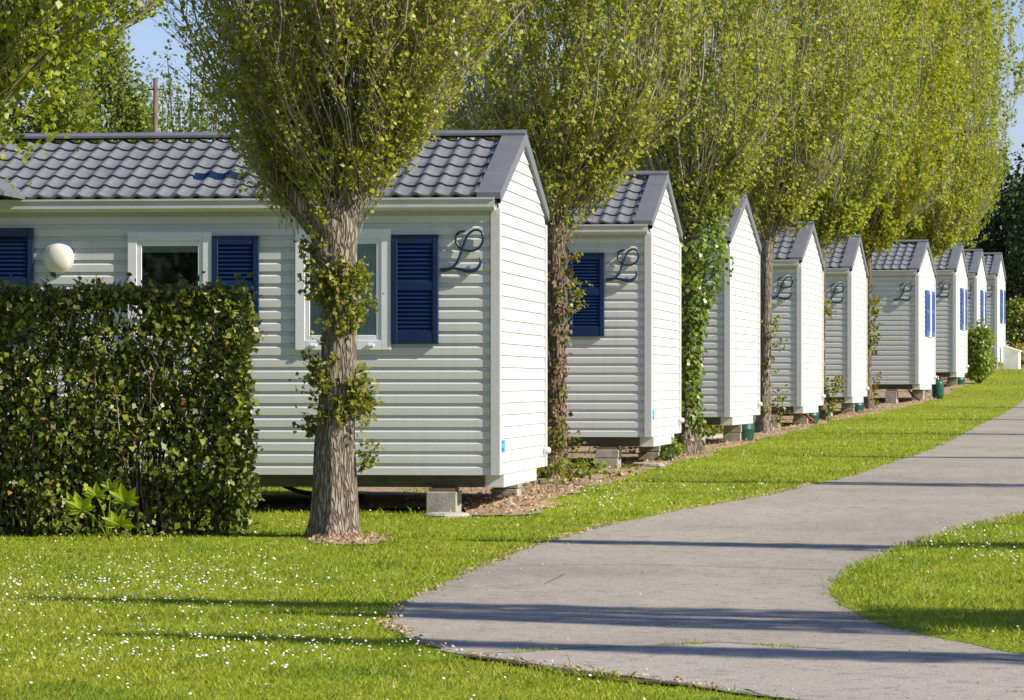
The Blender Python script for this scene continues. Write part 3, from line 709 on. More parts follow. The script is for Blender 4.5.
# flat stones, plank, pipe
def stone(c,sx,sy,sz,rz,label,seed,mat='stone'):
    b=MB(); n=14; pr=[]
    for k,(q,h) in enumerate(((1.0,-.02),(1.02,sz*.35),(.9,sz*.8),(.55,sz),(0.02,sz*1.02))):
        for j in range(n):
            w=2*math.pi*j/n; m=q*(1+.2*mn.noise((math.cos(w)*1.3,math.sin(w)*1.3,seed+h)))
            b.v.append((sx*m*math.cos(w),sy*m*math.sin(w),h))
    for k in range(4):
        for j in range(n): b.f.append((k*n+j,k*n+(j+1)%n,(k+1)*n+(j+1)%n,(k+1)*n+j)); b.sm.append(False)
    o=b.build('stone' ,M[mat]); o.location=c; o.rotation_euler=(0,0,rz); return tag(o,label,'stone','stones by the homes')
stone(G(644,467),.13,.42,.05,.5,'pale flat stone on the lawn edge at the front of the second mobile home',1)
stone(G(447,516),.20,.30,.03,.1,'flat pale stone at the foot of the nearest concrete block',2)
stone(G(560,492),.04,.06,.035,.3,'small pale pebble on the soil by the brown ivied trunk',3)
stone(G(509,508),.05,.07,.05,.7,'small stone on the soil right of the nearest concrete block',4)
q=G(712,440); b=MB(); b.box(-.55,.55,-.07,.07,0.02,.075,.005); o=b.build('timber_board',M['stone']); o.location=q; o.rotation_euler=(0,R(-4),R(28)); tag(o,'pale grey board lying on the soil under the third mobile home','board')
q=loc_home(0,-2.2,.9); b=MB(); b.tube(catmull([q+Vector((0,0,.28)),q+Vector((.15,0,.22)),q+Vector((.35,.02,.14)),q+Vector((.6,.05,.12)),q+Vector((.9,.1,.10))],6),.02,8); tag(b.build('drain_pipe',M['hose']),'black drain pipe hanging under the nearest mobile home','pipe')
q=loc_home(3,-.1,2.2); b=MB(); b.tube([q+Vector((-.12,0,.24)),q+Vector((.05,0,.12)),q+Vector((.14,0,.05))],.018,8); tag(b.build('hose',M['red']),'short red hose under the gable of the fourth mobile home','hose')
q=loc_home(5,-.25,1.4); b=MB(); b.tube([q+Vector((-.1,0,.3)),q+Vector((.0,0,.16)),q+Vector((.16,0,.04))],.02,8); tag(b.build('drain_pipe',M['hose']),'dark drain pipe slanting down under the sixth mobile home','pipe')
# low white box beyond the last home
q=Vector(((1012-HX)/F*115,115,float(gz(115)))); root=empty('utility_box',q,R(-14),'low white box with a slanted lid beside the farthest mobile home','utility box')
b=MB(); w,d,h0,h1=.22,.5,.66,.52
b.v=[(-w,-d/2,0),(w,-d/2,0),(w,d/2,0),(-w,d/2,0),(-w,-d/2,h0),(w,-d/2,h1),(w,d/2,h1),(-w,d/2,h0)]
b.f=[(0,3,2,1),(0,1,5,4),(1,2,6,5),(2,3,7,6),(3,0,4,7),(4,5,6,7)]; b.sm=[False]*6; b.build('cabinet',M['white'],root)
b=MB(); b.v=[(-w-.03,-d/2-.03,h0+.012),(w+.03,-d/2-.03,h1-.008),(w+.03,d/2+.03,h1-.008),(-w-.03,d/2+.03,h0+.012),(-w-.03,-d/2-.03,h0+.04),(w+.03,-d/2-.03,h1+.02),(w+.03,d/2+.03,h1+.02),(-w-.03,d/2+.03,h0+.04)]
b.f=[(0,3,2,1),(0,1,5,4),(1,2,6,5),(2,3,7,6),(3,0,4,7),(4,5,6,7)]; b.sm=[False]*6; b.build('lid',M['white'],root)

# ------------------------------------------------------------------ foliage
def leaf_arrays(C,D,N,Sz,fold=.12,wide=.42):
    D=D/np.linalg.norm(D,axis=1)[:,None]; Sd=np.cross(D,N); Sd/=np.maximum(1e-6,np.linalg.norm(Sd,axis=1))[:,None]; N=np.cross(Sd,D); s=Sz[:,None]
    m=C+D*.42*s
    V=np.stack([C,m+Sd*wide*s+N*fold*s,C+D*s,m-Sd*wide*s+N*fold*s],1).reshape(-1,3)
    i=np.arange(len(C))*4; return V,np.stack([i,i+1,i+2,i+3],1)
def leaves(name,C,D,N,Sz,mat,parent=None,**k):
    V,Fc=leaf_arrays(C,D,N,Sz,**k); return link(name,npmesh(name,V,Fc),mat,parent)
def rv(r,n): 
    v=r.normal(size=(n,3)); return v/np.linalg.norm(v,axis=1)[:,None]
def trunk_mesh(path,rad,n=22,seed=0,amp=.07,step=.05,flare=None,freq=2.3):
    pts=[Vector(p) for p in path]; L=[0]
    for a,b in zip(pts,pts[1:]): L.append(L[-1]+(b-a).length)
    m=max(6,int(L[-1]/step)); t=np.linspace(0,L[-1],m)
    xs=[np.interp(t,L,[p[k] for p in pts]) for k in range(3)]
    k_=np.array([.25,.5,.25])
    for _ in range(3):
        xs=[np.concatenate([[x[0]],np.convolve(x,k_,'valid'),[x[-1]]]) for x in xs]
    rr=np.interp(t,L,rad); b=MB(); up=Vector((0,1,0))
    for i in range(m):
        p=Vector((xs[0][i],xs[1][i],xs[2][i])); q=Vector((xs[0][min(i+1,m-1)]-xs[0][max(i-1,0)],xs[1][min(i+1,m-1)]-xs[1][max(i-1,0)],xs[2][min(i+1,m-1)]-xs[2][max(i-1,0)])).normalized()
        a=q.cross(up); a=a.normalized() if a.length>1e-4 else Vector((1,0,0)); c=a.cross(q)
        for j in range(n):
            w=2*math.pi*j/n; u=(math.cos(w)*freq,math.sin(w)*freq,t[i]*.9+seed)
            f=1+amp*mn.noise(u)+amp*.9*abs(mn.noise((u[0]*3,u[1]*3,u[2]*1.4)))
            if flare: 
                k=math.exp(-t[i]/flare[0]); f+=k*flare[1]*max(0,math.cos(w*5+seed)+.3)
            b.v.append(tuple(p+a*math.cos(w)*rr[i]*f+c*math.sin(w)*rr[i]*f))
    for i in range(m-1):
        for j in range(n): b.f.append((i*n+j,i*n+(j+1)%n,(i+1)*n+(j+1)%n,(i+1)*n+j)); b.sm.append(True)
    b.f.append(tuple((m-1)*n+j for j in range(n))); b.sm.append(True)
    return b
def merge(bs):
    o=MB()
    for b in bs:
        k=len(o.v); o.v+=b.v; o.f+=[tuple(k+i for i in f) for f in b.f]; o.sm+=b.sm
    return o
def crown(seed,heads,center,H,prof,nsh,per_m,lsize,dense_low=1.0,tw=True,rad0=.014,bottom=.06,yscale=1.0,low=80,gap=-.17):
    """upright pollard shoots fanning from the heads, each with side twigs and small leaves. Returns branch MB and leaf arrays"""
    r=np.random.default_rng(seed); br=MB(); Cs=[];Ds=[];Ns=[];Ss=[]
    hs=np.array([h[:3] for h in heads],float); ph=np.array([p[0] for p in prof]); pr=np.array([p[1] for p in prof])
    for s in range(nsh+low):
        th=r.random()*2*math.pi; u=math.sqrt(r.random())*(1.0 if r.random()<.8 else 1.12); cx,cy=math.cos(th)*u,math.sin(th)*u*yscale
        dd=np.linalg.norm(hs[:,:2]-(np.array(center[:2])+np.array([cx,cy])*.5),axis=1)+r.random(len(hs))*.12; h0=hs[np.argmin(dd)]
        st=h0+np.array([r.normal()*.05,r.normal()*.05,-.12+r.normal()*.07])
        Ls=H*(1-.45*u)*(.75+.35*r.random()) if r.random()<.55 else (.4+2.6*r.random())
        if s>=nsh: Ls=.35+.9*r.random(); u=.75+.6*r.random(); cx,cy=math.cos(th)*u,math.sin(th)*u*yscale; st=st+np.array([cx*.12,cy*.12,-.05-.15*r.random()])
        n=max(5,int(Ls/.35)+2); hh=np.linspace(0,Ls,n); a1,a2,f1,f2=r.random()*6.28,r.random()*6.28,.5+.9*r.random(),.5+.9*r.random()
        k=np.clip(hh/(.75+.35*u),0,1); k=1-(1-k)**1.8; R_=np.interp(hh,ph,pr)
        cur=.10*np.cumsum(r.normal(size=n))*np.minimum(1,hh*.8)/1.6; cur2=.10*np.cumsum(r.normal(size=n))*np.minimum(1,hh*.8)/1.6
        k=k*(1 if s<nsh else .8)
        X=cur+st[0]*(1-k)+(center[0]+cx*R_)*k+.07*np.sin(hh*f1*2+a1)*np.minimum(1,hh); Y=cur2+st[1]*(1-k)+(center[1]+cy*R_)*k+.07*np.sin(hh*f2*2+a2)*np.minimum(1,hh); Z=st[2]+hh
        pts=np.stack([X,Y,Z],1); rr=rad0*(.35+.75*r.random()**1.5)*(Ls/H)**.5*np.linspace(1,.16,n)+.0018
        br.tube([tuple(p) for p in pts],list(rr),4 if Ls>1.5 else 3,cap=False)
        # twigs
        nt=int(Ls*per_m/9)+1; tt=r.random(nt); 
        for t in tt:
            h=bottom+(Ls-bottom)*t; p=np.array([np.interp(h,hh,X),np.interp(h,hh,Y),np.interp(h,hh,Z)])
            if mn.noise((p[0]*1.7+seed,p[1]*1.7,p[2]*1.1))+.35*mn.noise((p[0]*4,p[1]*4,p[2]*3))<gap: continue
            w=r.random()*6.28; out=np.array([cx,cy,0])*.5
            d=np.array([math.cos(w),math.sin(w),0])*.6+out+np.array([0,0,.75+.3*r.random()]); d/=np.linalg.norm(d)
            l=(.16+.34*r.random())*(1.15-.3*t); q=p+d*l
            if tw and h<3.2: br.tube([tuple(p),tuple(p+d*l*.5+np.array([0,0,-.01])),tuple(q)],[.0038,.003,.0016],3,cap=False)
            nl=int(7+r.random()*7); f=r.random(nl)*1.02; c=p+np.outer(f,d*l)+r.normal(size=(nl,3))*.025
            Cs.append(c); dl=rv(r,nl)*.9+d*.4+np.array([0,0,-.15]); Ds.append(dl)
            Ns.append(rv(r,nl)*.75+np.array([.62,-.32,.68])); Ss.append(lsize*(.55+.75*r.random(nl)))
    return br,np.concatenate(Cs),np.concatenate(Ds),np.concatenate(Ns),np.concatenate(Ss)
PROF=[(0,.34),(.3,.84),(.8,1.12),(1.5,1.32),(2.5,1.55),(4,1.75),(6,1.65),(8,1.3),(10,.85),(12,.3)]
def sprout(r,pts,n,spread,ls,parent,mat,name='sprout_leaves'):
    """leafy shoots growing straight out of the bark at pts (p, outward)"""
    C=[];D=[];N=[];Sz=[]; tw=MB()
    for p,o in pts:
        d=np.array(o)+r.normal(size=3)*.45+np.array([0,0,.45]); d/=np.linalg.norm(d); l=spread*(.4+.8*r.random()); p=np.array(p)
        tw.tube([tuple(p),tuple(p+d*l*.5),tuple(p+d*l)],[.004,.003,.0015],3,cap=False)
        f=r.random(n)*1.05; C.append(p+np.outer(f,d*l)+r.normal(size=(n,3))*.02); D.append(rv(r,n)+d*.4); N.append(rv(r,n)*.7+np.array([.75,-.5,.5])); Sz.append(ls*(.5+.8*r.random(n)))
    V1,F1=leaf_arrays(np.concatenate(C),np.concatenate(D),np.concatenate(N),np.concatenate(Sz)); k=len(F1)
    me=npmesh(name,np.concatenate([V1,np.array(tw.v)]),np.concatenate([F1,np.array(tw.f)+len(V1)])); lo=link(name,me,M[mat],parent); me.materials.append(M['shoot'])
    mi=np.zeros(len(me.polygons),np.int32); mi[k:]=1; me.polygons.foreach_set('material_index',mi); return lo

TG='poplars along the row of homes'
# --- the big poplar in front of the near home
Y1=depth_at(537); base=G(335,537); sc=Y1/F
def L1(x,y,dy=0): return ((x-335)*sc,dy,(537-y)*sc)
t1=empty('poplar_tree',base,0,'thick grey trunk poplar with a knot and leafy sprouts, in front of the nearest home','tree',TG)
main=trunk_mesh([L1(333,545),L1(334,520),L1(334,490),L1(334,450),L1(337,400),L1(339,350),L1(339,310),L1(338,280),L1(336,250),L1(334,228),L1(331,207),L1(329,196)],[.205,.182,.170,.158,.138,.126,.130,.152,.165,.190,.20,.16],30,1.,.12,.03,(.11,.26))
ll=trunk_mesh([L1(322,222,.02),L1(305,203,.02),L1(284,183,.04),L1(265,163,.05),L1(252,142,.05)],[.15,.135,.115,.10,.06],18,3.,.1,.04)
rl=trunk_mesh([L1(338,238,.02),L1(345,205,-.02),L1(352,175,-.03),L1(355,155,-.03),L1(357,138,-.03)],[.12,.145,.13,.11,.06],18,5.,.1,.04)
ml=trunk_mesh([L1(330,205,.05),L1(322,180,.12),L1(318,155,.15)],[.15,.12,.07],16,6.,.1,.04)
tr=merge([main,ll,rl,ml]).build('trunk',M['bark'],t1)
kn=MB(); kc=Vector(L1(332,250,-.160))
for k,(q,d) in enumerate(((.135,.05),(.10,.004),(.07,-.012),(.042,-.004),(.024,.022),(.004,.03))):
    for j in range(16):
        w=2*math.pi*j/16; m=q*(1+.38*mn.noise((math.cos(w)*1.2,math.sin(w)*1.2,4+k*.2))); kn.v.append((kc.x+m*math.cos(w)*.85,kc.y+d+.02*mn.noise((math.cos(w)*2,math.sin(w)*2,k)),kc.z+m*math.sin(w)*1.15))
for k in range(5):
    for j in range(16): kn.f.append((k*16+j,k*16+(j+1)%16,(k+1)*16+(j+1)%16,(k+1)*16+j)); kn.sm.append(True)
kn.build('knot',M['bark'],tr)
heads=[L1(258,150,.05),L1(270,168,.04),L1(300,195,.05),L1(318,160,.14),L1(330,190,.0),L1(356,150,-.03),L1(350,180,-.03),L1(322,175,.1)]
br,C,D,N,Sz=crown(3,heads,(L1(352,0)[0],.05),8.8,[(0,.30),(.2,.56),(.5,.82),(1.0,1.06),(1.5,1.25),(2.5,1.5),(4,1.75),(6,1.65),(8,1.3),(10,.85)],250,135,.040,rad0=.0115,low=90,gap=-.34)
br.build('branches',M['shoot'],t1); leaves('crown',C,D,N,Sz,M['leaf_near'],t1)
r=np.random.default_rng(5); pts=[]
for cx,cy,rx,ry,n in ((342,300,22,32,84),(318,255,10,30,22),(355,402,17,22,62),(326,390,14,34,26),(306,368,4,14,8),(312,425,5,14,8),(362,460,2,20,9),(372,282,4,12,8)):
    for _ in range(n):
        x=cx+r.normal()*rx*.55; y=cy+r.normal()*ry*.55; hw=np.interp(y,[200,250,300,350,450,520],[25,21,18,17,21,24]); a=max(-1.05,min(1.05,(x-337)/hw)); dy=-math.sqrt(max(0,1-a*a))*.135
        pts.append((L1(337+a*hw*1.0,y,dy),(a*1.2,-.8 if abs(a)<.9 else -.2,.1)))
sprout(r,pts,14,.14,.042,t1,'sprout')
# --- tree whose trunk stands outside the frame on the left
q=Vector((-2.99,19.2,float(gz(19.2)))); t0=empty('poplar_tree',q,0,'poplar overhanging the upper left corner, its trunk outside the picture','tree',TG)
trunk_mesh([(0,0,-.05),(.02,0,.6),(0,0,1.4),(.02,0,2.0),(0,0,2.85)],[.27,.19,.17,.19,.16],20,9.,.08,.06).build('trunk',M['bark'],t0)
br,C,D,N,Sz=crown(8,[(0,0,2.68),(.12,.05,2.63),(-.12,0,2.63),(.1,-.1,2.68)],(.13,0),8,[(0,.4),(.35,1.0),(.7,1.22),(1.1,1.35),(2,1.5),(4,1.7),(8,.8),(10,.3)],120,190,.040,rad0=.0085,low=26,gap=-.3)
for a,bq in (((.1,0,2.35),(.70,.05,2.86)),((.12,.05,2.6),(.85,-.1,3.1)),((.1,-.1,2.6),(.75,-.1,3.3)),((.1,0,2.3),(.5,.1,2.72))):
    a=np.array(a);bq=np.array(bq); e=bq+np.array([.33,0,.5]); br.tube(catmull([a,(a+bq)/2+np.array([0,0,-.04]),bq,e],5),list(np.linspace(.015,.004,16)),5,cap=False)
    n=620; f=r.random(n)*1.5-.5; c=bq+np.outer(f,e-bq)+r.normal(size=(n,3))*.12; C=np.concatenate([C,c]);D=np.concatenate([D,rv(r,n)]);N=np.concatenate([N,rv(r,n)+np.array([.3,-.3,.7])]);Sz=np.concatenate([Sz,.04*(.5+.8*r.random(n))])
br.build('branches',M['shoot'],t0); leaves('crown',C,D,N,Sz,M['leaf_near'],t0)
# --- the others
def poplar(px,py,head_y,w_px,seed,label,H,nsh,per_m,ls,barkm='bark2',Y=None,X=None,twigs=True,prof=PROF,leafm='leaf',lean=0):
    if Y is None: Y=depth_at(py); X=(px-HX)/F*Y
    z=float(gz(Y)); s=Y/F; hz=(CZ-(head_y-HY)*s)-z; rad=w_px*s/2
    root=empty('poplar_tree',(X,Y,z),0,label,'tree',TG)
    t=trunk_mesh([(0,0,-.05),(.0,0,hz*.2),(.01+lean*.3,0,hz*.5),(lean*.7,0,hz*.8),(lean,0,hz)],[rad*1.7,rad*1.1,rad,rad*1.1,rad*1.25],18,seed,.14,.06,(.2,.3))
    t2=[trunk_mesh([(lean,0,hz-.1),(lean+dx*.5,dy*.5,hz+.2),(lean+dx,dy,hz+.45)],[rad*.8,rad*.6,rad*.3],12,seed+dx,.1,.06) for dx,dy in ((.22,0),(-.2,.08),(.02,-.15))]
    merge([t]+t2).build('trunk',M[barkm],root)
    br,C,D,N,Sz=crown(int(seed*10),[(lean,0,hz+.05),(lean+.2,0,hz+.35),(lean-.18,.08,hz+.35),(lean+.02,-.13,hz+.3)],(lean,0),H,prof,nsh,per_m,ls,tw=twigs)
    br.build('branches',M['shoot'],root); leaves('crown',C,D,N,Sz,M[leafm],root); return root
t2=poplar(556,472,222,17,12,'poplar with brown ivied trunk between the nearest and second homes',10.5,210,78,.052,Y=41.6,X=(555-HX)/F*41.6)
t3=poplar(688,449,235,20,13,'poplar whose trunk is wrapped in green ivy, between second and third homes',11,190,66,.060,Y=50.4,X=(686.5-HX)/F*50.4)
t4=poplar(765,427,238,11,14,'slim bare trunked poplar between the third and fourth homes',11,190,62,.066,barkm='bark',lean=.05,Y=61.3,X=(764-HX)/F*61.3)
LBT=['poplar with a thin leafy trunk between the fourth and fifth homes','poplar with a pale thin trunk between the fifth and sixth homes','poplar rising behind the sixth home','poplar rising behind the seventh home','farthest poplar, its crown edge against the sky at upper right']
far=[]
for k,(px,py,Y,lab) in enumerate(((821.5,None,70.2,LBT[0]),(868,None,79.2,LBT[1]),(925,None,90,LBT[2]),(942,None,100,LBT[3]),(944,None,110.5,LBT[4]))):
    X=(px-HX)/F*Y
    if k in (0,2): t=poplar(0,0,248 if k==0 else 262,7,15+k,lab,11.5 if k==0 else 13,190,56,.078,Y=Y,X=X,twigs=False,leafm='leaf'); far.append(t)
    else:
        t=copy_tree(far[0] if k==1 else far[1]); t.location=(X,Y,float(gz(Y))); t.rotation_euler=(0,0,1.3*k); t['label']=lab; sxy=(1,1,1,.94,.95)[k]; t.scale=(sxy,sxy,1.06 if k>2 else 1)
# ivy on the trunks: plants of their own
def ivy(root,label,hz,rad,n,bulge,mat,seed,ls):
    r=np.random.default_rng(seed); h=hz*r.random(n)**.9; th=r.random(n)*6.28
    R_=rad*1.25+np.interp(h/hz,[p[0] for p in bulge],[p[1] for p in bulge])*(.25+.75*r.random(n)**.6)*(1+.7*np.array([mn.noise((math.cos(t)*1.5,math.sin(t)*1.5,a*2.2+seed)) for t,a in zip(th,h)]))
    sh=np.interp(h/hz,[p[0] for p in bulge],[p[2] if len(p)>2 else 0 for p in bulge])
    C=np.stack([R_*np.cos(th)+sh,R_*np.sin(th),h],1)+r.normal(size=(n,3))*.02; o=np.stack([np.cos(th),np.sin(th),0*th+.1],1)
    e=empty('ivy',root.location,0,label,'ivy'); leaves('foliage',C,rv(r,n)*.8+np.array([0,0,-.6]),o*1.0+rv(r,n)*.5+np.array([0,0,.3]),ls*(.5+.8*r.random(n)),M[mat],e,wide=.5)
    b=MB()
    for k in range(5):
        w=k*1.3+seed; b.tube([((rad*1.15)*math.cos(w+.7*math.sin(a*2+k)),(rad*1.15)*math.sin(w+.7*math.sin(a*2+k)),a) for a in np.linspace(0,hz*.95,14)],list(np.linspace(.02,.006,14)),5,cap=False)
    b.build('stem',M['bark2'],e); return e
ivy(t2,'dry brown ivy clinging to the poplar between the nearest and second homes',2.62,.085,1000,[(0,.03),(.3,.012),(.55,.04),(.8,.06),(1,.05)],'ivy_dry',3,.05)
ivy(t3,'bright green ivy covering the poplar between the second and third homes',3.15,.10,4200,[(0,.03,.0),(.25,.06,.0),(.45,.06,.01),(.6,.14,.05),(.75,.26,.09),(.88,.34,.12),(1,.32,.10)],'ivy',4,.062)
r=np.random.default_rng(9)
def trunk_sprouts(root,spec,ls,rad):
    pts=[]
    for z,dx,n in spec:
        for _ in range(n):
            w=r.random()*6.28; pts.append(((dx+rad*math.cos(w),rad*math.sin(w),z+r.normal()*.12),(math.cos(w)+dx*3,math.sin(w),.2)))
    sprout(r,pts,12,.16,ls,root,'sprout')
trunk_sprouts(t2,[(2.0,.06,16),(1.8,.10,10),(.5,.02,14),(.2,.04,8)],.042,.12)
trunk_sprouts(t4,[(1.55,.03,16),(1.1,.06,8),(.55,.10,12),(.3,.10,10)],.05,.12)
trunk_sprouts(far[0],[(1.9,.04,20),(.6,.12,20),(.3,.12,14)],.06,.10)
for c_ in [o for o in COL.objects if o.name.startswith('poplar_tree') and o.get('label')==LBT[1]]: trunk_sprouts(c_,[(2.0,.08,26),(1.5,.08,22),(1.2,.08,12),(.45,.12,18),(.2,.12,14)],.06,.10)

# --- columnar poplars across the path, outside the frame: their shadows fall over the path
def column_proto(root,H,seed,rad=.56):
    r=np.random.default_rng(seed); trunk_mesh([(0,0,-.05),(0,0,1),(0,0,H*.6),(0,0,H*.95)],[.14,.10,.07,.02],10,seed,.08,.2).build('trunk',M['bark2'],root)
    n=17000; h=1.0+(H-1.0)*r.random(n)**.9; R_=rad*np.interp(h/H,[.1,.25,.5,.8,1.0],[.35,.8,1,.75,.06])*np.sqrt(r.random(n)); th=r.random(n)*6.28
    C=np.stack([R_*np.cos(th),R_*np.sin(th),h],1); kk=np.array([mn.noise((a*2.6,b_*2.6,c_*.55))+.4*mn.noise((a*6,b_*6,c_*1.5)) for a,b_,c_ in C])>-.04; C=C[kk]; n=len(C); h=h[kk]
    leaves('crown',C,rv(r,n)+np.array([0,0,.5]),rv(r,n),.085*(.6+.7*r.random(n)),M['leaf'],root)
TIPS=[(20,598,10.5,1.1),(90,634,10.2,.95),(250,612,9.4,.85),(452,540,8.2,1.0),(625,481,8.6,.9),(770,456,8.4,.9),(800,433,8.4,.8),(870,419,8.8,.8),(925,407,9,.8)]
p0=None
for k,(x,y,H,w) in enumerate(TIPS):
    g=G(x,y); Ls=H/math.tan(EL); q=g+Vector((math.cos(AZ)*Ls,math.sin(AZ)*Ls,0)); q.z=float(gz(q.y))
    lab='slim columnar poplar across the path, outside the right edge of the picture'
    if p0 is None: p0=empty('columnar_poplar',q,0,lab,'tree','columnar poplars across the path'); column_proto(p0,8.6,77); c=p0
    else: c=copy_tree(p0); c.location=q; c.rotation_euler=(0,0,k*1.7)
    c.scale=(w,w,H/8.6)

# --- hedge
HX0,HX1=-4.9,(244-HX)/F*30.8; HYF,HYB=30.62,31.5; hz0=float(gz(31)); hz1=CZ-(290-HY)/F*30.8
he=empty('hedge',((HX0+HX1)/2,31,hz0),0,'tall clipped dark green hedge at the left, in front of the nearest home','hedge')
ox,oy,oz=(HX0+HX1)/2,31,hz0; r=np.random.default_rng(17)
def hedge_pts(n):
    X=HX0+(HX1-HX0)*r.random(n); Z=hz0+(hz1-hz0)*r.random(n); dep=np.abs(r.normal(size=n))*.16; f=r.random(n)
    Y=np.where(f<.72,HYF+dep,HYB-dep)
    tp=r.random(n)<.17; Y=np.where(tp,HYF+(HYB-HYF)*r.random(n),Y); Z=np.where(tp,hz1-np.abs(r.normal(size=n))*.06,Z)
    en=r.random(n)<.13; X=np.where(en,HX1-np.abs(r.normal(size=n))*.10,X); Y=np.where(en,HYF+(HYB-HYF)*r.random(n),Y)
    bump=np.array([.15*mn.noise((x*1.6,z*1.6,y*1.5))+.08*mn.noise((x*4,z*4,3)) for x,y,z in zip(X,Y,Z)])
    Z=np.where(tp,Z-.10*np.clip((X-(HX1-.25))/.25,0,1)**2+.05*np.array([mn.noise((x*.9,2,2)) for x in X]),Z)
    Y=np.where(tp|en,Y,Y+np.where(f<.72,-bump,bump)); Z=np.where(tp,Z+bump*.6,Z); X=np.where(en,X+bump*.9-.07*np.clip((Z-hz1+.25)/.25,0,1)+.05*(1-(Z-hz0)/(hz1-hz0)),X)
    hole=np.array([mn.noise((x*2.6,z*2.6,7.7))+.5*mn.noise((x*7,z*7,1)) for x,z in zip(X,Z)])
    keep=(hole<.37)|tp|(r.random(n)<.25); low=(Z-hz0)<.16; keep&=~(low&(r.random(n)<.5))
    return np.stack([X-ox,Y-oy,Z-oz],1)[keep]
C=hedge_pts(40000)
for k in range(110):                               # loose sprigs standing out of the clipped faces
    f=r.random(); X=HX0+(HX1-HX0)*r.random(); 
    if f<.5: p=np.array([X,HYF+(HYB-HYF)*r.random(),hz1-.03]); d=np.array([r.normal()*.4,r.normal()*.4,1.])
    elif f<.75: p=np.array([HX1-.03,HYF+(HYB-HYF)*r.random(),hz0+(hz1-hz0)*r.random()]); d=np.array([1.,r.normal()*.4,.5])
    else: p=np.array([X,HYF+.02,hz0+(hz1-hz0)*r.random()]); d=np.array([r.normal()*.5,-1,.5])
    m=int(6+r.random()*9); l=.05+.12*r.random(); C=np.concatenate([C,p-np.array([ox,oy,oz])+np.outer(r.random(m),d*l)+r.normal(size=(m,3))*.015])
n=len(C)
leaves('foliage',C,rv(r,n)+np.array([0,-.2,-.25]),rv(r,n)*.85+np.array([.75,-.55,.5]),  .058*(.5+.75*r.random(n)),M['hedge'],he,wide=.40,fold=.08)
b=MB()
for k in range(260):
    x=HX0+(HX1-HX0-.1)*r.random(); y=HYF+.1+(HYB-HYF-.2)*r.random(); h=(hz1-hz0)*(.6+.38*r.random()); p=[(x-ox,y-oy,0)]
    for s in range(1,5): p.append((min(x-ox+r.normal()*.035*s,HX1-ox-.08),y-oy+r.normal()*.04*s,h*s/4))
    b.tube(p,[.011,.009,.007,.005,.003],4,cap=False)
b.build('stems',M['bark2'],he)
# --- bright broad-leaved plant at the foot of the hedge
pl=G(108,533); pl.y=30.25; pl.x=(108-HX)/F*30.25; pl.z=float(gz(30.25)); fa=empty('broad_leaved_plant',pl,0,'bright yellow-green plant with fingered leaves at the foot of the hedge','plant')
s_=30.25/F; st=MB(); lv=MB()
for (x,y,sz,ti) in ((84,502,.17,-.3),(126,494,.17,.25),(121,518,.16,.1),(98,488,.13,-.1),(76,496,.11,-.6),(112,482,.10,.3)):
    c=Vector(((x-108)*s_,-.12+.05*ti,(533-y)*s_)); st.tube(catmull([(0,0,0),(c.x*.4,-.03,c.z*.6),tuple(c)],5),.005,5)
    for k in range(6):
        a=ti+(k-2.5)*.66+.12*math.sin(k*7+x); L=sz*(1-.10*abs(k-2.5)+.12*math.sin(k*5+y)); d=Vector((math.sin(a)-.1,-.25-.35*math.cos(a)**2,math.cos(a)*.75-.05)).normalized(); sd2=Vector((math.cos(a)*.9,.45,-math.sin(a)*.8)).normalized(); up=sd2.cross(d)
        w=L*.2; q=[c,c+d*L*.35+sd2*w*.75,c+d*L*.62+sd2*w,c+d*L-up*.02,c+d*L*.62-sd2*w,c+d*L*.35-sd2*w*.75]
        m1=c+d*L*.35-up*.012; m2=c+d*L*.64-up*.014; bb=len(lv.v); lv.v+=[tuple(v) for v in q+[m1,m2]]
        for f in ((0,1,6),(1,2,7,6),(2,3,7),(3,4,7),(4,5,6,7),(5,0,6)): lv.f.append(tuple(bb+i for i in f)); lv.sm.append(True)
lv.build('leaves',M['fatsia'],fa); st.build('stem',M['shrub_leaf'],fa)
# --- generic bush / loose tree
def bush(name,c,rx,ry,h,n,ls,mat,label,cat,seed,z0=0.,stems=10,group=None,clumps=22,cr=.32):
    r=np.random.default_rng(seed); root=empty(name,c,0,label,cat,group); cl=[]
    for k in range(clumps):
        v=rv(r,1)[0]; q=(.35+.6*r.random()); cl.append((v[0]*rx*q,v[1]*ry*q,z0+(h-z0)*(.5+.46*v[2]*q),cr*(.6+.8*r.random())))
    cl=np.array(cl); k=r.integers(0,clumps,n); d=rv(r,n)*(r.random(n)**.45)[:,None]
    C=cl[k,:3]+d*cl[k,3:4]*np.array([rx,ry,(h-z0)*.5]); C[:,2]=np.maximum(C[:,2],.03)
    leaves('foliage' if name!='tree' else 'crown',C,rv(r,n)+np.array([0,0,-.2]),d*1.0+rv(r,n)*.7+np.array([.2,-.2,.5]),ls*(.55+.75*r.random(n)),M[mat],root)
    b=MB()
    for i in range(stems):
        q=cl[i%clumps]; b.tube(catmull([(q[0]*.1,q[1]*.1,0),(q[0]*.3,q[1]*.3,q[2]*.45),(q[0],q[1],q[2])],4),list(np.linspace(.022*h/2.0,.006,9)),5,cap=False)
    b.build('branches',M['bark2'],root); return root
def at(x,Y): return Vector(((x-HX)/F*Y,Y,float(gz(Y))))
bush('bush',at(979.5,97.2),.34,.45,1.35,8000,.095,'shrub_leaf','round light green bush between the far homes with blue gable shutters','bush',41,z0=.05,stems=5,cr=.5,clumps=30)
bush('bush',G(672,462),.14,.3,.32,160,.06,'shrub_leaf','small green weed under the second mobile home','weed',42,stems=4,clumps=8)
bush('bush',Vector((float(rowx(38))-2.6,39.6,float(gz(39.6)))),3.2,.45,.42,3600,.06,'bg_leaf','low ragged greenery growing behind the nearest mobile home','ground plants',43,stems=8,clumps=40,cr=.25)
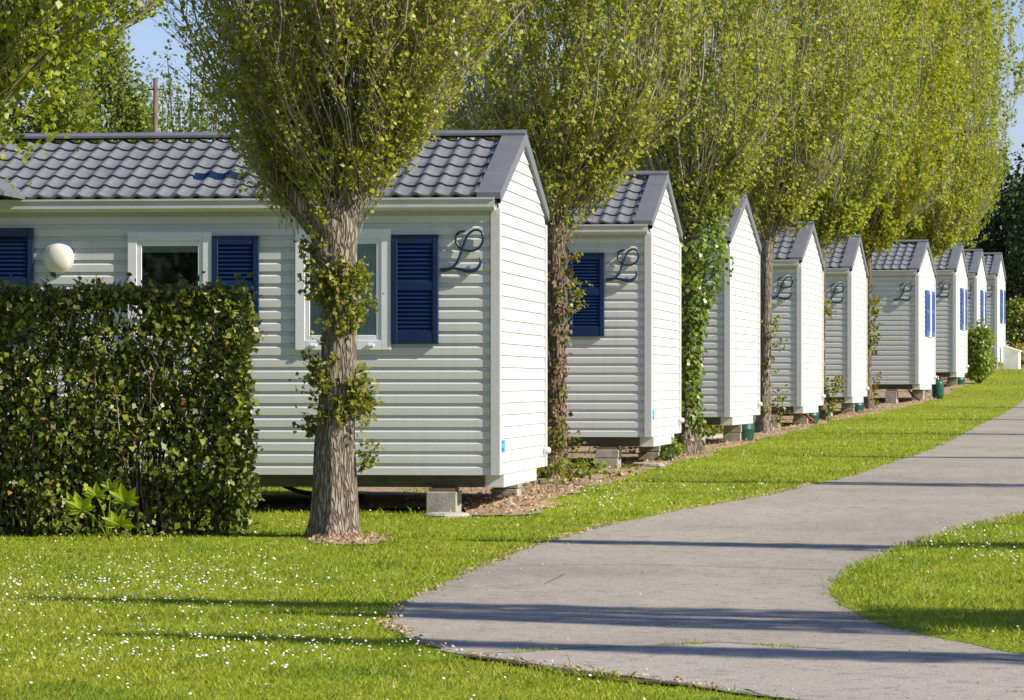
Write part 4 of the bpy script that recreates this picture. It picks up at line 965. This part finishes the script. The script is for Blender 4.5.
bush('bush',Vector((float(rowx(51))-1.6,50.4,float(gz(50.4)))),1.6,.5,.5,1600,.07,'bg_leaf','low greenery growing behind the second mobile home','ground plants',44,stems=6,clumps=24,cr=.3)
bush('bush',Vector((float(rowx(60))-1.2,59.8,float(gz(59.8)))),1.2,.5,.5,1000,.08,'bg_leaf','low greenery growing behind the third mobile home','ground plants',45,stems=6,clumps=18,cr=.3)
def tree(c,h,z0,rx,ry,n,ls,mat,label,seed,clumps=40,cr=.26,trunkr=.16,bark='bark2',grp=None):
    r=np.random.default_rng(seed); root=empty('tree',c,0,label,'tree',grp); cl=[]
    for k in range(clumps):
        v=rv(r,1)[0]; q=.3+.68*r.random()**.6; cl.append((v[0]*rx*q,v[1]*ry*q,z0+(h-z0)*(.5+.47*v[2]*q),cr*(.5+.9*r.random())))
    cl=np.array(cl); k=r.integers(0,clumps,n); d=rv(r,n)*(r.random(n)**.5)[:,None]; C=cl[k,:3]+d*cl[k,3:4]*np.array([rx,ry,(h-z0)*.5])
    leaves('crown',C,rv(r,n)+np.array([0,0,-.2]),d*.9+rv(r,n)*.8+np.array([.2,-.2,.5]),ls*(.55+.75*r.random(n)),M[mat],root)
    b=MB(); top=z0+(h-z0)*.55; b.tube([(0,0,-.1),(.05,0,z0*.6),(0,.05,top)],[trunkr*1.3,trunkr,trunkr*.5],10)
    for i in range(min(clumps,34)):
        q=cl[i]; s=z0*.6+(top-z0*.6)*r.random(); b.tube(catmull([(0,0,s),(q[0]*.5,q[1]*.5,s+(q[2]-s)*.35),tuple(q[:3])],4),list(np.linspace(trunkr*.4,.012,9)),5,cap=False)
    b.build('trunk',M[bark],root); return root
BG='trees beyond the homes'
bx_=[(15,92,10.5,2.2,2.4,30000,.10,'bg_leaf','leafy tree beyond the roof at the far left edge',51,.34),(100,100,8.9,1.9,2.2,26000,.095,'bg_leaf','round green tree beyond the ridge of the nearest home, left of the pole',52,.36),
     (190,104,9.6,1.3,1.5,1700,.10,'bg_pale','thin pale tree with sky showing through it, right of the wooden pole',53,.2),(163,112,8.8,1.2,1.5,2200,.10,'bg_pale','sparse pale tree behind the wooden pole',54,.22),
     (208,97,8.0,1.1,1.1,4200,.09,'bg_leaf','small green tree low beyond the ridge beside the big poplar',57,.3)]
for x,Y,top,rx,ry,n,ls,mt,lb,sd_,cr in bx_:
    q=at(x,Y); tree(q,top,1.6,rx,ry,n,ls,mt,lb,sd_,cr=cr,grp=BG,trunkr=.13)
for k,(x,Y,rx,h) in enumerate(((420,128,3.6,10),(610,140,4.2,10),(790,150,4.6,11))):
    tree(at(x,Y),h,1.2,rx,3,9000,.16,'bg_leaf',('leafy tree far behind the nearest and second homes','leafy tree far behind the third and fourth homes','leafy tree far behind the fifth and sixth homes')[k],60+k,cr=.3,grp=BG)
tree(at(1046,150),9.0,.4,3.4,3,26000,.16,'shaded_leaf','big shaded green tree at the right edge beyond the last home',71,clumps=60,cr=.3,grp=BG,bark='bark_dark')
tree(at(1085,140),8.5,.4,2.6,3,12000,.16,'shaded_leaf','shaded green tree at the far right edge, partly outside the picture',72,clumps=50,cr=.3,grp=BG,bark='bark_dark')
tree(at(985,160),7.2,.3,3.2,3,14000,.17,'shaded_leaf','shaded green tree right behind the last mobile home',73,clumps=50,cr=.3,grp=BG,bark='bark_dark')
bush('bush',at(1022,132),.8,.8,1.75,3600,.11,'hedge','rounded dark bush behind the white slanted box',74,cr=.4) if False else bush('bush',at(1024,132),.85,.8,1.75,3600,.11,'hedge','rounded dark bush behind the white slanted box','bush',74,cr=.4)
bush('bush',at(1018,137),.8,.6,2.3,1800,.11,'bg_leaf','lighter green shrub top showing above the dark rounded bush','bush',75,z0=1.2,cr=.4)
bush('bush',at(1022,122),.4,.4,.75,700,.07,'yellow_leaf','yellow flowering shrub beside the white slanted box','bush',76,z0=.2,cr=.4)
for k,(x,y) in enumerate(((-30,-31),(-24.5,-35),(-19,-30),(-13.5,-36))):
    tree(Vector((x,y,float(gz(y)))),11+k%2,.6,3.4,3,5200,.34,'bg_leaf','broad tree behind the viewpoint, outside the picture',80+k,clumps=50,cr=.36,grp='trees behind the viewpoint')
# --- pole and wires
q=at(155.5,88); root=empty('utility_pole',q,0,'brown wooden pole rising beyond the ridge of the nearest home','utility pole')
b=MB(); top=CZ-(78-HY)/F*88-q.z; b.tube([(0,0,-.2),(0,0,top)],[.07,.05],12); b.build('post',M['wood_pole'],root)
b=MB(); b.tube([(-.16,0,top-.25),(.16,0,top-.25)],.02,6); b.build('bracket',M['wire'],root)
for yy,lb in ((101,'thin dark wire across the sky right of the wooden pole'),(122,'lower thin wire crossing behind the thin pale tree')):
    a=P(155.5,yy-1,88); c=P(420,yy+4,120); b=MB(); b.tube([a,(a+c)/2+Vector((0,0,-.12)),c],.008,5); o=b.build('power_line',M['wire']); tag(o,lb,'wire')
